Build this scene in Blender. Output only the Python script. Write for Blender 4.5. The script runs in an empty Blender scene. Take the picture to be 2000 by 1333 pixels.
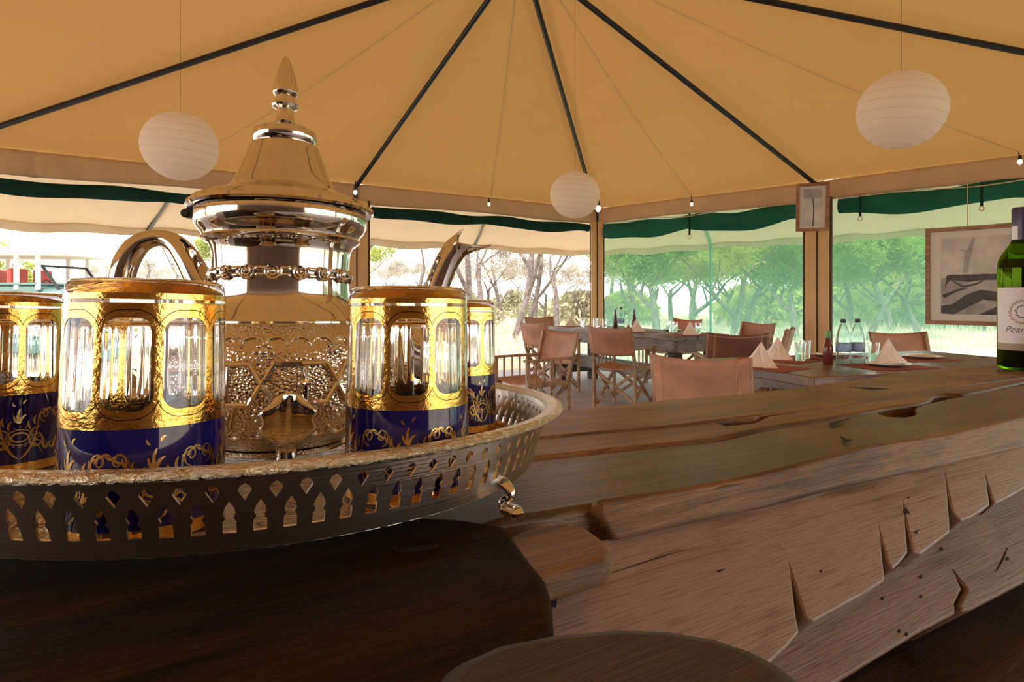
import bpy, bmesh, math, random
from mathutils import Vector, Matrix, geometry
R = math.radians; PI = math.pi; TAU = 2*math.pi
random.seed(7)
S = bpy.context.scene
C = S.collection
# ------------------------------------------------------------------ camera, world, sun, exposure
CAMZ = 1.16; F = 1200.0; YH = 580.0
cam_d = bpy.data.cameras.new('camera'); cam = bpy.data.objects.new('camera', cam_d); C.objects.link(cam)
cam_d.sensor_width = 36.0; cam_d.lens = 36.0*F/2000.0; cam_d.clip_start = 0.01; cam_d.clip_end = 500
cam_d.shift_y = -(666.5-YH)/2000.0
cam.location = (0, 0, CAMZ); cam.rotation_euler = (R(90), 0, 0)
S.camera = cam
W = bpy.data.worlds.new('hazy_sky'); S.world = W; W.use_nodes = True
bg = W.node_tree.nodes['Background']; bg.inputs[0].default_value = (0.93, 0.96, 1.0, 1); bg.inputs[1].default_value = 3.0
sun_d = bpy.data.lights.new('sun', 'SUN'); sun_d.energy = 3.6; sun_d.angle = R(1.5); sun_d.color = (1.0, 0.93, 0.82)
sun = bpy.data.objects.new('sun', sun_d); C.objects.link(sun)
sun.rotation_euler = (R(28), R(14), R(-40))
S.view_settings.view_transform = 'Standard'; S.view_settings.look = 'None'
S.view_settings.gamma = 1.0; S.view_settings.use_curve_mapping = False
S.view_settings.exposure = 0.60
try:
    S.cycles.max_bounces = 14; S.cycles.transmission_bounces = 14; S.cycles.transparent_max_bounces = 24
    S.cycles.diffuse_bounces = 5; S.cycles.glossy_bounces = 6
except Exception: pass

def ray(px, py): return Vector(((px-1000)/F, 1.0, -(py-YH)/F))
def at(px, py, d): v = ray(px, py)*d; return Vector((v.x, v.y, v.z+CAMZ))
CAMP = Vector((0, 0, CAMZ))
def hit(px, py, P, n): r = ray(px, py); return CAMP + r*((P-CAMP).dot(n)/r.dot(n))

# ------------------------------------------------------------------ materials
MATS = {}
class NT:
    def __init__(s, name):
        s.m = bpy.data.materials.new(name); s.m.use_nodes = True; s.t = s.m.node_tree; s.n = s.t.nodes; s.l = s.t.links
        s.b = s.n['Principled BSDF']; s.out = s.n['Material Output']; MATS[name] = s.m
    def add(s, typ, **kw):
        o = s.n.new(typ)
        for k, v in kw.items(): setattr(o, k, v)
        return o
    def link(s, a, b): s.l.new(a, b)
    def val(s, sock, v):
        if hasattr(v, 'is_output') or isinstance(v, bpy.types.NodeSocket): s.l.new(v, sock)
        else: sock.default_value = v
    def math(s, op, a, b=None, c=None, clamp=False):
        o = s.n.new('ShaderNodeMath'); o.operation = op; o.use_clamp = clamp
        s.val(o.inputs[0], a)
        if b is not None: s.val(o.inputs[1], b)
        if c is not None: s.val(o.inputs[2], c)
        return o.outputs[0]
    def ramp(s, fac, stops):
        o = s.n.new('ShaderNodeValToRGB'); s.l.new(fac, o.inputs[0]); e = o.color_ramp.elements
        while len(e) < len(stops): e.new(0.5)
        for i, (p, c) in enumerate(stops): e[i].position = p; e[i].color = (*c, 1)
        return o.outputs[0]
    def coords(s, scale=(1, 1, 1), kind='Object', rot=(0, 0, 0)):
        tc = s.n.new('ShaderNodeTexCoord'); mp = s.n.new('ShaderNodeMapping'); s.l.new(tc.outputs[kind], mp.inputs[0])
        mp.inputs['Scale'].default_value = scale; mp.inputs['Rotation'].default_value = rot
        return mp.outputs[0]
    def noise(s, vec, scale=5, detail=4, rough=0.55, dist=0.0):
        o = s.n.new('ShaderNodeTexNoise'); s.l.new(vec, o.inputs['Vector'])
        o.inputs['Scale'].default_value = scale; o.inputs['Detail'].default_value = detail
        o.inputs['Roughness'].default_value = rough; o.inputs['Distortion'].default_value = dist
        return o.outputs['Fac']
    def bump(s, h, strength=0.3, dist=0.01):
        o = s.n.new('ShaderNodeBump'); o.inputs['Strength'].default_value = strength; o.inputs['Distance'].default_value = dist
        s.l.new(h, o.inputs['Height']); s.l.new(o.outputs[0], s.b.inputs['Normal']); return o
def mix_rgb(nt, fac, a, b):
    o = nt.n.new('ShaderNodeMix'); o.data_type = 'RGBA'; nt.val(o.inputs[0], fac); nt.val(o.inputs[6], a); nt.val(o.inputs[7], b); return o.outputs[2]
def plain(name, col, rough=0.6, metal=0.0, var=0.12, scale=20, bump=0.0, bscale=60, sub=None, bd=0.002):
    t = NT(name); v = t.coords()
    n = t.noise(v, scale, 5)
    lo = tuple(max(0, c*(1-var*1.6)) for c in col); hi = tuple(min(1, c*(1+var*1.6)) for c in col)
    t.link(t.ramp(n, [(0.3, lo), (0.7, hi)]), t.b.inputs['Base Color'])
    t.b.inputs['Roughness'].default_value = rough; t.b.inputs['Metallic'].default_value = metal
    if bump: t.bump(t.noise(v, bscale, 6), bump, bd)
    return t.m
def wood(name, dark, mid, light, rough=0.5, gs=(1.2, 22, 22), bump=0.35, bd=0.002, patch=0.5, spec=0.4):
    t = NT(name); v = t.coords(gs); n1 = t.noise(v, 3.0, 9, 0.65, 0.6)
    v2 = t.coords((2.2, 6, 6)); n2 = t.noise(v2, 2.0, 4, 0.6, 0.8)
    v3 = t.coords((gs[0]*7, gs[1]*7, gs[2]*7)); n3 = t.noise(v3, 3.0, 4, 0.7)
    f = t.math('ADD', t.math('MULTIPLY', n1, 0.62), t.math('MULTIPLY', n2, 0.38*patch*2))
    col = t.ramp(f, [(0.40, dark), (0.50, mid), (0.61, light)])
    fine = t.ramp(n3, [(0.36, (0.30, 0.27, 0.25)), (0.50, (1, 1, 1))])
    mm = t.n.new('ShaderNodeMix'); mm.data_type = 'RGBA'; mm.blend_type = 'MULTIPLY'; mm.inputs[0].default_value = 0.7
    t.link(col, mm.inputs[6]); t.link(fine, mm.inputs[7]); t.link(mm.outputs[2], t.b.inputs['Base Color'])
    t.link(t.math('ADD', t.math('MULTIPLY', n1, 0.25), rough-0.12), t.b.inputs['Roughness'])
    t.b.inputs['Specular IOR Level'].default_value = spec
    t.bump(t.math('ADD', n1, t.math('MULTIPLY', n3, 0.6)), bump, bd)
    return t.m
def translucent(name, col, tcol, frac, rough=0.8, var=0.1, scale=3, bump=0.25):
    t = NT(name); v = t.coords((1, 1, 1)); n = t.noise(v, scale, 6)
    lo = tuple(c*(1-var) for c in col); hi = tuple(min(1, c*(1+var)) for c in col)
    c = t.ramp(n, [(0.3, lo), (0.7, hi)])
    d = t.n.new('ShaderNodeBsdfDiffuse'); t.link(c, d.inputs[0])
    tr = t.n.new('ShaderNodeBsdfTranslucent'); tr.inputs[0].default_value = (*tcol, 1)
    mx = t.n.new('ShaderNodeMixShader'); mx.inputs[0].default_value = frac
    b = t.n.new('ShaderNodeBump'); b.inputs['Strength'].default_value = bump; b.inputs['Distance'].default_value = 0.02
    t.link(t.noise(t.coords((1, 1, 1)), 2.0, 5), b.inputs['Height']); t.link(b.outputs[0], d.inputs['Normal'])
    t.link(d.outputs[0], mx.inputs[1]); t.link(tr.outputs[0], mx.inputs[2]); t.link(mx.outputs[0], t.out.inputs[0])
    return t.m
def glassm(name, col=(1, 1, 1), rough=0.0, ior=1.45):
    t = NT(name); g = t.n.new('ShaderNodeBsdfGlass'); g.inputs['Color'].default_value = (*col, 1); g.inputs['Roughness'].default_value = rough; g.inputs['IOR'].default_value = ior
    n = t.noise(t.coords(), 30, 3); b = t.n.new('ShaderNodeBump'); b.inputs['Strength'].default_value = 0.05; b.inputs['Distance'].default_value = 0.001
    t.link(n, b.inputs['Height']); t.link(b.outputs[0], g.inputs['Normal']); t.link(g.outputs[0], t.out.inputs[0]); return t.m

translucent('roof_canvas', (0.53, 0.315, 0.118), (0.175, 0.084, 0.025), 0.30, var=0.05, scale=1.3)
translucent('awning_canvas', (0.62, 0.48, 0.33), (0.23, 0.165, 0.10), 0.40, var=0.05)
translucent('valance_canvas', (0.62, 0.44, 0.28), (0.55, 0.36, 0.2), 0.15, var=0.08)
translucent('post_canvas', (0.70, 0.45, 0.24), (0.5, 0.3, 0.15), 0.10, var=0.08)
plain('post_edge', (0.09, 0.055, 0.035), 0.9)
translucent('curtain_green', (0.018, 0.05, 0.042), (0.02, 0.16, 0.11), 0.22, var=0.3)
translucent('curtain_green_thin', (0.03, 0.11, 0.085), (0.05, 0.45, 0.30), 0.3, var=0.35)
translucent('lantern_paper', (0.93, 0.86, 0.78), (0.93, 0.86, 0.78), 0.5, var=0.02)
plain('lantern_rib', (0.70, 0.60, 0.50), 0.8, var=0.03)
plain('back_wall', (0.13, 0.075, 0.045), 0.85, bump=0.2)
plain('black_pole', (0.012, 0.013, 0.014), 0.35, 0.2)
plain('green_pole', (0.02, 0.25, 0.16), 0.5)
plain('seam_tape', (0.70, 0.48, 0.22), 0.9, var=0.05)
plain('rope', (0.55, 0.42, 0.28), 0.9)
plain('brass', (0.55, 0.42, 0.2), 0.3, 0.9)
t = NT('insect_screen')
tp = t.n.new('ShaderNodeBsdfTransparent'); tp.inputs[0].default_value = (0.82, 0.95, 0.88, 1)
tr = t.n.new('ShaderNodeBsdfTranslucent'); t.link(t.ramp(t.noise(t.coords(), 1.5, 3), [(0.3, (0.20, 0.56, 0.42)), (0.7, (0.26, 0.62, 0.47))]), tr.inputs[0])
mx = t.n.new('ShaderNodeMixShader'); mx.inputs[0].default_value = 0.36
t.link(tp.outputs[0], mx.inputs[1]); t.link(tr.outputs[0], mx.inputs[2]); t.link(mx.outputs[0], t.out.inputs[0])
t = NT('tent_floor'); v = t.coords(); n = t.noise(v, 2.5, 6)
t.link(t.ramp(n, [(0.3, (0.33, 0.28, 0.30)), (0.7, (0.46, 0.40, 0.42))]), t.b.inputs['Base Color']); t.b.inputs['Roughness'].default_value = 0.6; t.bump(t.noise(v, 60, 4), 0.2, 0.003)
t = NT('dry_ground'); v = t.coords(); n = t.noise(v, 0.35, 8, 0.7); n2 = t.noise(v, 3.0, 8, 0.7)
t.link(t.ramp(t.math('ADD', t.math('MULTIPLY', n, 0.6), t.math('MULTIPLY', n2, 0.4)), [(0.35, (0.24, 0.22, 0.11)), (0.5, (0.46, 0.37, 0.24)), (0.62, (0.58, 0.47, 0.34))]), t.b.inputs['Base Color'])
t.b.inputs['Roughness'].default_value = 0.95; t.bump(n2, 0.6, 0.05)
# bar woods
wood('plank_top', (0.0533, 0.0214, 0.0070), (0.1676, 0.0786, 0.0254), (0.3046, 0.1566, 0.0578), 0.40, gs=(0.9, 26, 26), patch=0.55)
wood('plank_olive', (0.0457, 0.0226, 0.0081), (0.1295, 0.0666, 0.0243), (0.2285, 0.1233, 0.0491), 0.36, gs=(0.9, 24, 24), patch=0.5)
wood('plank_lip', (0.0788, 0.0344, 0.0119), (0.2059, 0.1062, 0.0433), (0.3149, 0.1836, 0.0813), 0.5, gs=(2.0, 55, 55))
wood('plank_worn', (0.0389, 0.0160, 0.0110), (0.1296, 0.0661, 0.0468), (0.2766, 0.1883, 0.1560), 0.30, gs=(1.6, 52, 52), patch=0.85, spec=0.7)
wood('plank_purple', (0.0333, 0.0158, 0.0149), (0.1047, 0.0507, 0.0352), (0.1904, 0.1012, 0.0660), 0.40, gs=(1.6, 36, 36), patch=0.85)
wood('plank_shade_dark', (0.0056, 0.0028, 0.0014), (0.0224, 0.0105, 0.0042), (0.0525, 0.0224, 0.0077), 0.65, gs=(1.6, 18, 18), bump=0.25, spec=0.08)  # near-black tone has the shade by the tray put into the wood colour
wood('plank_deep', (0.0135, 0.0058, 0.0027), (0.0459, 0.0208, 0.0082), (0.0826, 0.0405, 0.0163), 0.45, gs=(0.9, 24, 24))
plain('crack', (0.012, 0.007, 0.005), 0.9)
wood('chair_wood', (0.22, 0.12, 0.06), (0.38, 0.23, 0.125), (0.50, 0.32, 0.19), 0.5, gs=(14, 14, 2), bump=0.1)
wood('table_wood', (0.11, 0.048, 0.026), (0.17, 0.08, 0.045), (0.23, 0.12, 0.07), 0.28, spec=0.6)
wood('old_table_wood', (0.10, 0.075, 0.06), (0.21, 0.165, 0.14), (0.33, 0.27, 0.24), 0.45)
wood('dark_leg_wood', (0.015, 0.011, 0.009), (0.04, 0.028, 0.022), (0.07, 0.05, 0.04), 0.6)
wood('frame_wood', (0.20, 0.09, 0.04), (0.34, 0.16, 0.075), (0.45, 0.24, 0.12), 0.4)
plain('leather', (0.44, 0.215, 0.125), 0.55, var=0.16, scale=7, bump=0.15, bscale=120)
plain('leather_dark', (0.17, 0.065, 0.035), 0.5, var=0.16, scale=7, bump=0.15, bscale=120)
plain('leather_red', (0.5, 0.17, 0.09), 0.5, var=0.1, scale=7)
plain('stitch', (0.55, 0.33, 0.2), 0.7)
plain('napkin', (0.82, 0.71, 0.61), 0.85, var=0.06, bump=0.2, bscale=150)
plain('placemat', (0.30, 0.08, 0.05), 0.8)
plain('china', (0.75, 0.70, 0.66), 0.2)
plain('steel', (0.6, 0.6, 0.6), 0.25, 1.0)
glassm('clear_glass'); glassm('water_glass', (0.93, 0.97, 0.98), 0.0, 1.33); glassm('bottle_green', (0.50, 0.68, 0.06), 0.0, 1.45)
plain('wine', (0.012, 0.006, 0.008), 0.06); plain('sauce', (0.16, 0.03, 0.02), 0.15)
plain('brown_bottle', (0.10, 0.04, 0.03), 0.15); plain('cap_black', (0.015, 0.015, 0.018), 0.4); plain('cap_green', (0.13, 0.35, 0.05), 0.4)
plain('capsule', (0.035, 0.03, 0.075), 0.35); plain('label_white', (0.70, 0.66, 0.66), 0.6, var=0.03); plain('label_blue', (0.22, 0.32, 0.50), 0.5, var=0.5, scale=18)
plain('label_gold', (0.36, 0.25, 0.13), 0.5); plain('label_olive', (0.33, 0.28, 0.16), 0.5, var=0.2); plain('ink', (0.09, 0.07, 0.07), 0.6)
t = NT('silver'); v = t.coords(); t.b.inputs['Metallic'].default_value = 1
t.link(t.ramp(t.noise(v, 9, 4), [(0.3, (0.66, 0.62, 0.56)), (0.7, (0.74, 0.70, 0.64))]), t.b.inputs['Base Color']); t.b.inputs['Roughness'].default_value = 0.07
t.bump(t.noise(v, 160, 2), 0.03, 0.0005)
t = NT('silver_chased'); v = t.coords(); t.b.inputs['Metallic'].default_value = 1; t.b.inputs['Base Color'].default_value = (0.64, 0.57, 0.47, 1); t.b.inputs['Roughness'].default_value = 0.16
vo = t.n.new('ShaderNodeTexVoronoi'); t.link(v, vo.inputs['Vector']); vo.inputs['Scale'].default_value = 620
t.bump(t.math('ADD', vo.outputs['Distance'], t.math('MULTIPLY', t.noise(v, 110, 3), 0.9)), 0.8, 0.0007)
t = NT('silver_rim'); v = t.coords(); t.b.inputs['Metallic'].default_value = 1; t.b.inputs['Base Color'].default_value = (0.66, 0.55, 0.38, 1); t.b.inputs['Roughness'].default_value = 0.24
t.bump(t.noise(v, 260, 5, 0.6, 2.0), 1.0, 0.0024)
t = NT('silver_brushed'); v = t.coords((6, 6, 1400)); t.b.inputs['Metallic'].default_value = 1; t.b.inputs['Base Color'].default_value = (0.74, 0.70, 0.64, 1); t.b.inputs['Roughness'].default_value = 0.28
t.bump(t.noise(v, 1.0, 3), 0.25, 0.0006)
t = NT('silver_floor'); v = t.coords((1, 1, 1)); t.b.inputs['Metallic'].default_value = 1; t.b.inputs['Base Color'].default_value = (0.62, 0.54, 0.40, 1); t.b.inputs['Roughness'].default_value = 0.2
t.bump(t.noise(v, 130, 3, 0.5, 3.0), 0.9, 0.002)
t = NT('gold'); v = t.coords(); t.b.inputs['Metallic'].default_value = 1; t.b.inputs['Base Color'].default_value = (0.66, 0.42, 0.16, 1); t.b.inputs['Roughness'].default_value = 0.25
t.bump(t.noise(v, 500, 3), 0.25, 0.0006)
def deco_material():
    t = NT('gilt_and_cobalt_print'); tc = t.n.new('ShaderNodeTexCoord'); sp = t.n.new('ShaderNodeSeparateXYZ'); t.link(tc.outputs['Object'], sp.inputs[0])
    M = t.math; z = M('MULTIPLY', sp.outputs[2], 1000.0); tt = M('SUBTRACT', 91.0, z)
    ang = M('ARCTAN2', sp.outputs[1], sp.outputs[0]); u = M('FRACT', M('ADD', M('MULTIPLY', ang, 9/TAU), 0.5)); x = M('ABSOLUTE', M('MULTIPLY', M('SUBTRACT', u, 0.5), 18.8))
    y = M('ABSOLUTE', M('SUBTRACT', tt, 30.0))
    def sdf(hw, hh, r):
        qx = M('SUBTRACT', x, hw-r); qy = M('SUBTRACT', y, hh-r)
        mx_, my_ = M('MAXIMUM', qx, 0.0), M('MAXIMUM', qy, 0.0)
        ln = M('SQRT', M('ADD', M('MULTIPLY', mx_, mx_), M('MULTIPLY', my_, my_)))
        return M('SUBTRACT', M('ADD', ln, M('MINIMUM', M('MAXIMUM', qx, qy), 0.0)), r)
    win = M('LESS_THAN', sdf(8.05, 15.9, 5.6), 0.0)
    s2 = sdf(9.75, 18.6, 8.0); line = M('MULTIPLY', M('LESS_THAN', M('ABSOLUTE', s2), 0.16), M('GREATER_THAN', y, 11.0))
    groove = M('LESS_THAN', M('ABSOLUTE', M('SUBTRACT', tt, 8.3)), 0.7)
    clear = M('MAXIMUM', win, groove)
    blue = M('MULTIPLY', M('GREATER_THAN', tt, 51.8), M('LESS_THAN', tt, 85.5))
    v = t.coords(); t.b.inputs['Metallic'].default_value = 1.0; t.b.inputs['Roughness'].default_value = 0.15
    t.bump(t.noise(v, 420, 3), 0.35, 0.0006)
    t.link(mix_rgb(t, line, (0.86, 0.50, 0.12, 1), (0.06, 0.03, 0.02, 1)), t.b.inputs['Base Color'])
    bl = t.n.new('ShaderNodeBsdfPrincipled'); bl.inputs['Base Color'].default_value = (0.006, 0.005, 0.11, 1); bl.inputs['Roughness'].default_value = 0.05; bl.inputs['Coat Weight'].default_value = 0.6
    tp = t.n.new('ShaderNodeBsdfTransparent')
    m1 = t.n.new('ShaderNodeMixShader'); t.link(blue, m1.inputs[0]); t.link(t.b.outputs[0], m1.inputs[1]); t.link(bl.outputs[0], m1.inputs[2])
    m2 = t.n.new('ShaderNodeMixShader'); t.link(clear, m2.inputs[0]); t.link(m1.outputs[0], m2.inputs[1]); t.link(tp.outputs[0], m2.inputs[2])
    t.link(m2.outputs[0], t.out.inputs[0])
deco_material()
plain('bark_grey', (0.15, 0.12, 0.105), 0.95, var=0.35, scale=6, bump=0.8, bscale=10, bd=0.05)
plain('bark_brown', (0.11, 0.085, 0.07), 0.95, var=0.35, scale=6, bump=0.8, bscale=10, bd=0.05)
translucent('leaf_green', (0.13, 0.20, 0.05), (0.25, 0.36, 0.08), 0.4, var=0.4)
translucent('leaf_yellow', (0.30, 0.32, 0.09), (0.4, 0.42, 0.12), 0.4, var=0.4)
translucent('leaf_scrub', (0.34, 0.32, 0.20), (0.36, 0.33, 0.2), 0.3, var=0.4)
translucent('leaf_dry', (0.38, 0.34, 0.27), (0.38, 0.33, 0.26), 0.3, var=0.3)
translucent('grass_dry', (0.56, 0.48, 0.36), (0.5, 0.43, 0.3), 0.3, var=0.3)
plain('car_green', (0.08, 0.15, 0.13), 0.35); plain('car_white', (0.78, 0.74, 0.70), 0.6); plain('tyre', (0.02, 0.02, 0.02), 0.8); plain('seat_red', (0.50, 0.06, 0.04), 0.6); plain('plate_white', (0.8, 0.8, 0.8), 0.5)
plain('print_grey', (0.34, 0.31, 0.29), 0.5, var=0.25, scale=4); plain('print_dark', (0.05, 0.042, 0.04), 0.5, var=0.3, scale=15); plain('print_light', (0.52, 0.48, 0.44), 0.5, var=0.15, scale=4); plain('mat_board', (0.62, 0.58, 0.52), 0.7, var=0.02)
t = NT('bulb_glow'); t.b.inputs['Emission Color'].default_value = (1, 0.8, 0.55, 1); t.b.inputs['Emission Strength'].default_value = 1.2
t.link(t.ramp(t.noise(t.coords(), 3), [(0, (0.9, 0.85, 0.8)), (1, (1, 0.95, 0.9))]), t.b.inputs['Base Color'])

# ------------------------------------------------------------------ mesh helpers
WM = {}
def wm(o): return WM.get(o.name, Matrix.Identity(4)) if o else Matrix.Identity(4)
def place(o, parent, M):
    o.parent = parent; o.matrix_local = wm(parent).inverted() @ M if parent else M; WM[o.name] = M.copy()
def tag(o, label=None, cat=None, group=None, kind=None):
    if label: o['label'] = label
    if cat: o['category'] = cat
    if group: o['group'] = group
    if kind: o['kind'] = kind
    return o
def empty(name, M, label=None, cat=None, group=None, kind=None):
    o = bpy.data.objects.new(name, None); C.objects.link(o); o.empty_display_size = 0.1
    if not isinstance(M, Matrix): M = Matrix.Translation(M)
    place(o, None, M); return tag(o, label, cat, group, kind)
class MB:
    """collects shapes for one mesh"""
    def __init__(s): s.v = []; s.f = []
    def add(s, vs, fs, M=None):
        k = len(s.v); s.v += [(M @ Vector(v)) if M else Vector(v) for v in vs]; s.f += [tuple(i+k for i in f) for f in fs]; return s
    def box(s, lo, hi, M=None):
        (a, b, c), (d, e, f) = lo, hi
        return s.add([(a, b, c), (d, b, c), (d, e, c), (a, e, c), (a, b, f), (d, b, f), (d, e, f), (a, e, f)],
                     [(3, 2, 1, 0), (4, 5, 6, 7), (0, 1, 5, 4), (1, 2, 6, 5), (2, 3, 7, 6), (3, 0, 4, 7)], M)
    def bar(s, p, q, w, h=None, up=(0, 0, 1), M=None):
        p, q = Vector(p), Vector(q); h = h or w; d = (q-p).normalized(); up = Vector(up)
        if abs(d.dot(up)) > 0.98: up = Vector((0, 1, 0))
        a = d.cross(up).normalized()*w/2; b = a.cross(d).normalized()*h/2
        return s.add([p-a-b, p+a-b, p+a+b, p-a+b, q-a-b, q+a-b, q+a+b, q-a+b],
                     [(0, 1, 2, 3), (7, 6, 5, 4), (4, 5, 1, 0), (5, 6, 2, 1), (6, 7, 3, 2), (7, 4, 0, 3)], M)
    def lathe(s, prof, seg=32, M=None, closed=False):
        vs = []; fs = []; n = len(prof)
        for r, z in prof:
            for k in range(seg): a = TAU*k/seg; vs.append((r*math.cos(a), r*math.sin(a), z))
        for i in range(n-1 if not closed else n):
            j = (i+1) % n
            for k in range(seg): l = (k+1) % seg; fs.append((i*seg+k, i*seg+l, j*seg+l, j*seg+k))
        return s.add(vs, fs, M)
    def tube(s, pts, rad, seg=10, cap=True, M=None, flat=1.0, ref=None):
        pts = [Vector(p) for p in pts]; n = len(pts); rr = rad if isinstance(rad, (list, tuple)) else [rad]*n
        vs = []; fs = []; prev = None
        for i, p in enumerate(pts):
            d = (pts[min(i+1, n-1)]-pts[max(i-1, 0)]).normalized()
            if prev is None:
                r0 = Vector(ref) if ref else (Vector((0, 0, 1)) if abs(d.z) < 0.9 else Vector((1, 0, 0)))
                a = (r0-d*r0.dot(d)).normalized()
            else: a = (prev-d*prev.dot(d)).normalized()
            prev = a; b = d.cross(a)
            for k in range(seg): t = TAU*k/seg; vs.append(p+a*math.cos(t)*rr[i]*flat+b*math.sin(t)*rr[i])
        for i in range(n-1):
            for k in range(seg): l = (k+1) % seg; fs.append((i*seg+k, i*seg+l, (i+1)*seg+l, (i+1)*seg+k))
        if cap: fs += [tuple(range(seg-1, -1, -1)), tuple(range((n-1)*seg, n*seg))]
        return s.add(vs, fs, M)
    def grid(s, fn, nu, nv, M=None):
        vs = [fn(i/nu, j/nv) for j in range(nv+1) for i in range(nu+1)]
        fs = [(j*(nu+1)+i, j*(nu+1)+i+1, (j+1)*(nu+1)+i+1, (j+1)*(nu+1)+i) for j in range(nv) for i in range(nu)]
        return s.add(vs, fs, M)
    def prism(s, poly, z0, z1, M=None):
        n = len(poly); tri = geometry.tessellate_polygon([[Vector((x, y, 0)) for x, y in poly]])
        area = sum(poly[i][0]*poly[(i+1) % n][1]-poly[(i+1) % n][0]*poly[i][1] for i in range(n))
        if area < 0: poly = poly[::-1]; tri = geometry.tessellate_polygon([[Vector((x, y, 0)) for x, y in poly]])
        vs = [(x, y, z0) for x, y in poly]+[(x, y, z1) for x, y in poly]; fs = []
        fs.append(tuple(range(n-1, -1, -1))); fs.append(tuple(range(n, 2*n)))
        fs += [(i, (i+1) % n, n+(i+1) % n, n+i) for i in range(n)]
        return s.add(vs, fs, M)
    def sphere(s, c, r, u=12, v=8, sc=(1, 1, 1), M=None):
        prof = [(max(1e-5, math.sin(PI*i/v)), -math.cos(PI*i/v)) for i in range(v+1)]
        T = Matrix.Translation(c) @ Matrix.Diagonal((r*sc[0], r*sc[1], r*sc[2], 1))
        return s.lathe(prof, u, (M @ T) if M else T)
    def build(s, name, mat, parent=None, M=None, smooth=True, bevel=0.0, seg=2, angle=35, solid=0.0, label=None, sub=0, origin=None, kind=None):
        me = bpy.data.meshes.new(name); me.from_pydata([tuple(v) for v in s.v], [], s.f)
        bm = bmesh.new(); bm.from_mesh(me); bmesh.ops.recalc_face_normals(bm, faces=bm.faces)
        if smooth:
            for f in bm.faces: f.smooth = True
            for e in bm.edges:
                if len(e.link_faces) == 2 and e.calc_face_angle(0) > R(angle): e.smooth = False
        bm.to_mesh(me); bm.free()
        me.materials.append(MATS[mat] if isinstance(mat, str) else mat)
        o = bpy.data.objects.new(name, me); C.objects.link(o)
        place(o, parent, M if M is not None else (wm(parent) if parent else Matrix.Identity(4)))
        if solid: m = o.modifiers.new('thickness', 'SOLIDIFY'); m.thickness = solid; m.offset = 0
        if bevel: m = o.modifiers.new('bevel', 'BEVEL'); m.width = bevel; m.segments = seg; m.limit_method = 'ANGLE'; m.angle_limit = R(32)
        if sub: m = o.modifiers.new('sub', 'SUBSURF'); m.levels = sub; m.render_levels = sub
        if label: o['label'] = label
        if kind: o['kind'] = kind
        return o
def copy_tree(o, M, label=None, group=None):
    def rec(s, par, dM):
        c = s.copy(); C.objects.link(c); n = dM @ wm(s); place(c, par, n)
        for ch in list(s.children):
            rec(ch, c, dM)
        return c
    c = rec(o, None, M @ wm(o).inverted())
    if label: c['label'] = label
    if group: c['group'] = group
    return c
def frame(O, ex, n):
    ex = Vector(ex).normalized(); n = Vector(n); n = (n-ex*n.dot(ex)).normalized(); ey = n.cross(ex)
    return Matrix(((ex.x, ey.x, n.x, O.x), (ex.y, ey.y, n.y, O.y), (ex.z, ey.z, n.z, O.z), (0, 0, 0, 1)))
def spline(pts, n=8):
    """Catmull-Rom through points of any dimension"""
    P = [Vector(p) for p in pts]; P = [P[0]*2-P[1]]+P+[P[-1]*2-P[-2]]; out = []
    for i in range(1, len(P)-2):
        for k in range(n):
            t = k/n; a, b, c, d = P[i-1], P[i], P[i+1], P[i+2]
            out.append(0.5*((2*b)+(c-a)*t+(2*a-5*b+4*c-d)*t*t+(3*b-a-3*c+d)*t*t*t))
    out.append(P[-2]); return out
# ------------------------------------------------------------------ the tent
EAVE = 2.605; APEX = Vector((0.084, 5.3, 4.19))
PC = [(-5.45, 5.78), (-2.04, 7.95), (1.41, 10.2), (3.89, 7.78), (6.66, 4.82), (7.3, 0.6), (4.4, -4.0), (-3.6, -4.2), (-7.0, 0.6)]
NP = len(PC); PV = [Vector((x, y, 0)) for x, y in PC]; CEN = Vector((0.3, 3.5, 0))
def offset_poly(d):
    out = []
    for i in range(NP):
        a, b, c = PV[i-1], PV[i], PV[(i+1) % NP]
        n1 = Vector((-(b-a).y, (b-a).x, 0)).normalized(); n2 = Vector((-(c-b).y, (c-b).x, 0)).normalized()
        if n1.dot(b-CEN) < 0: n1 = -n1
        if n2.dot(b-CEN) < 0: n2 = -n2
        m = (n1+n2).normalized(); out.append(b+m*(d/max(0.5, m.dot(n1))))
    return out
def Z(p, z): return Vector((p.x, p.y, z))
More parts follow.
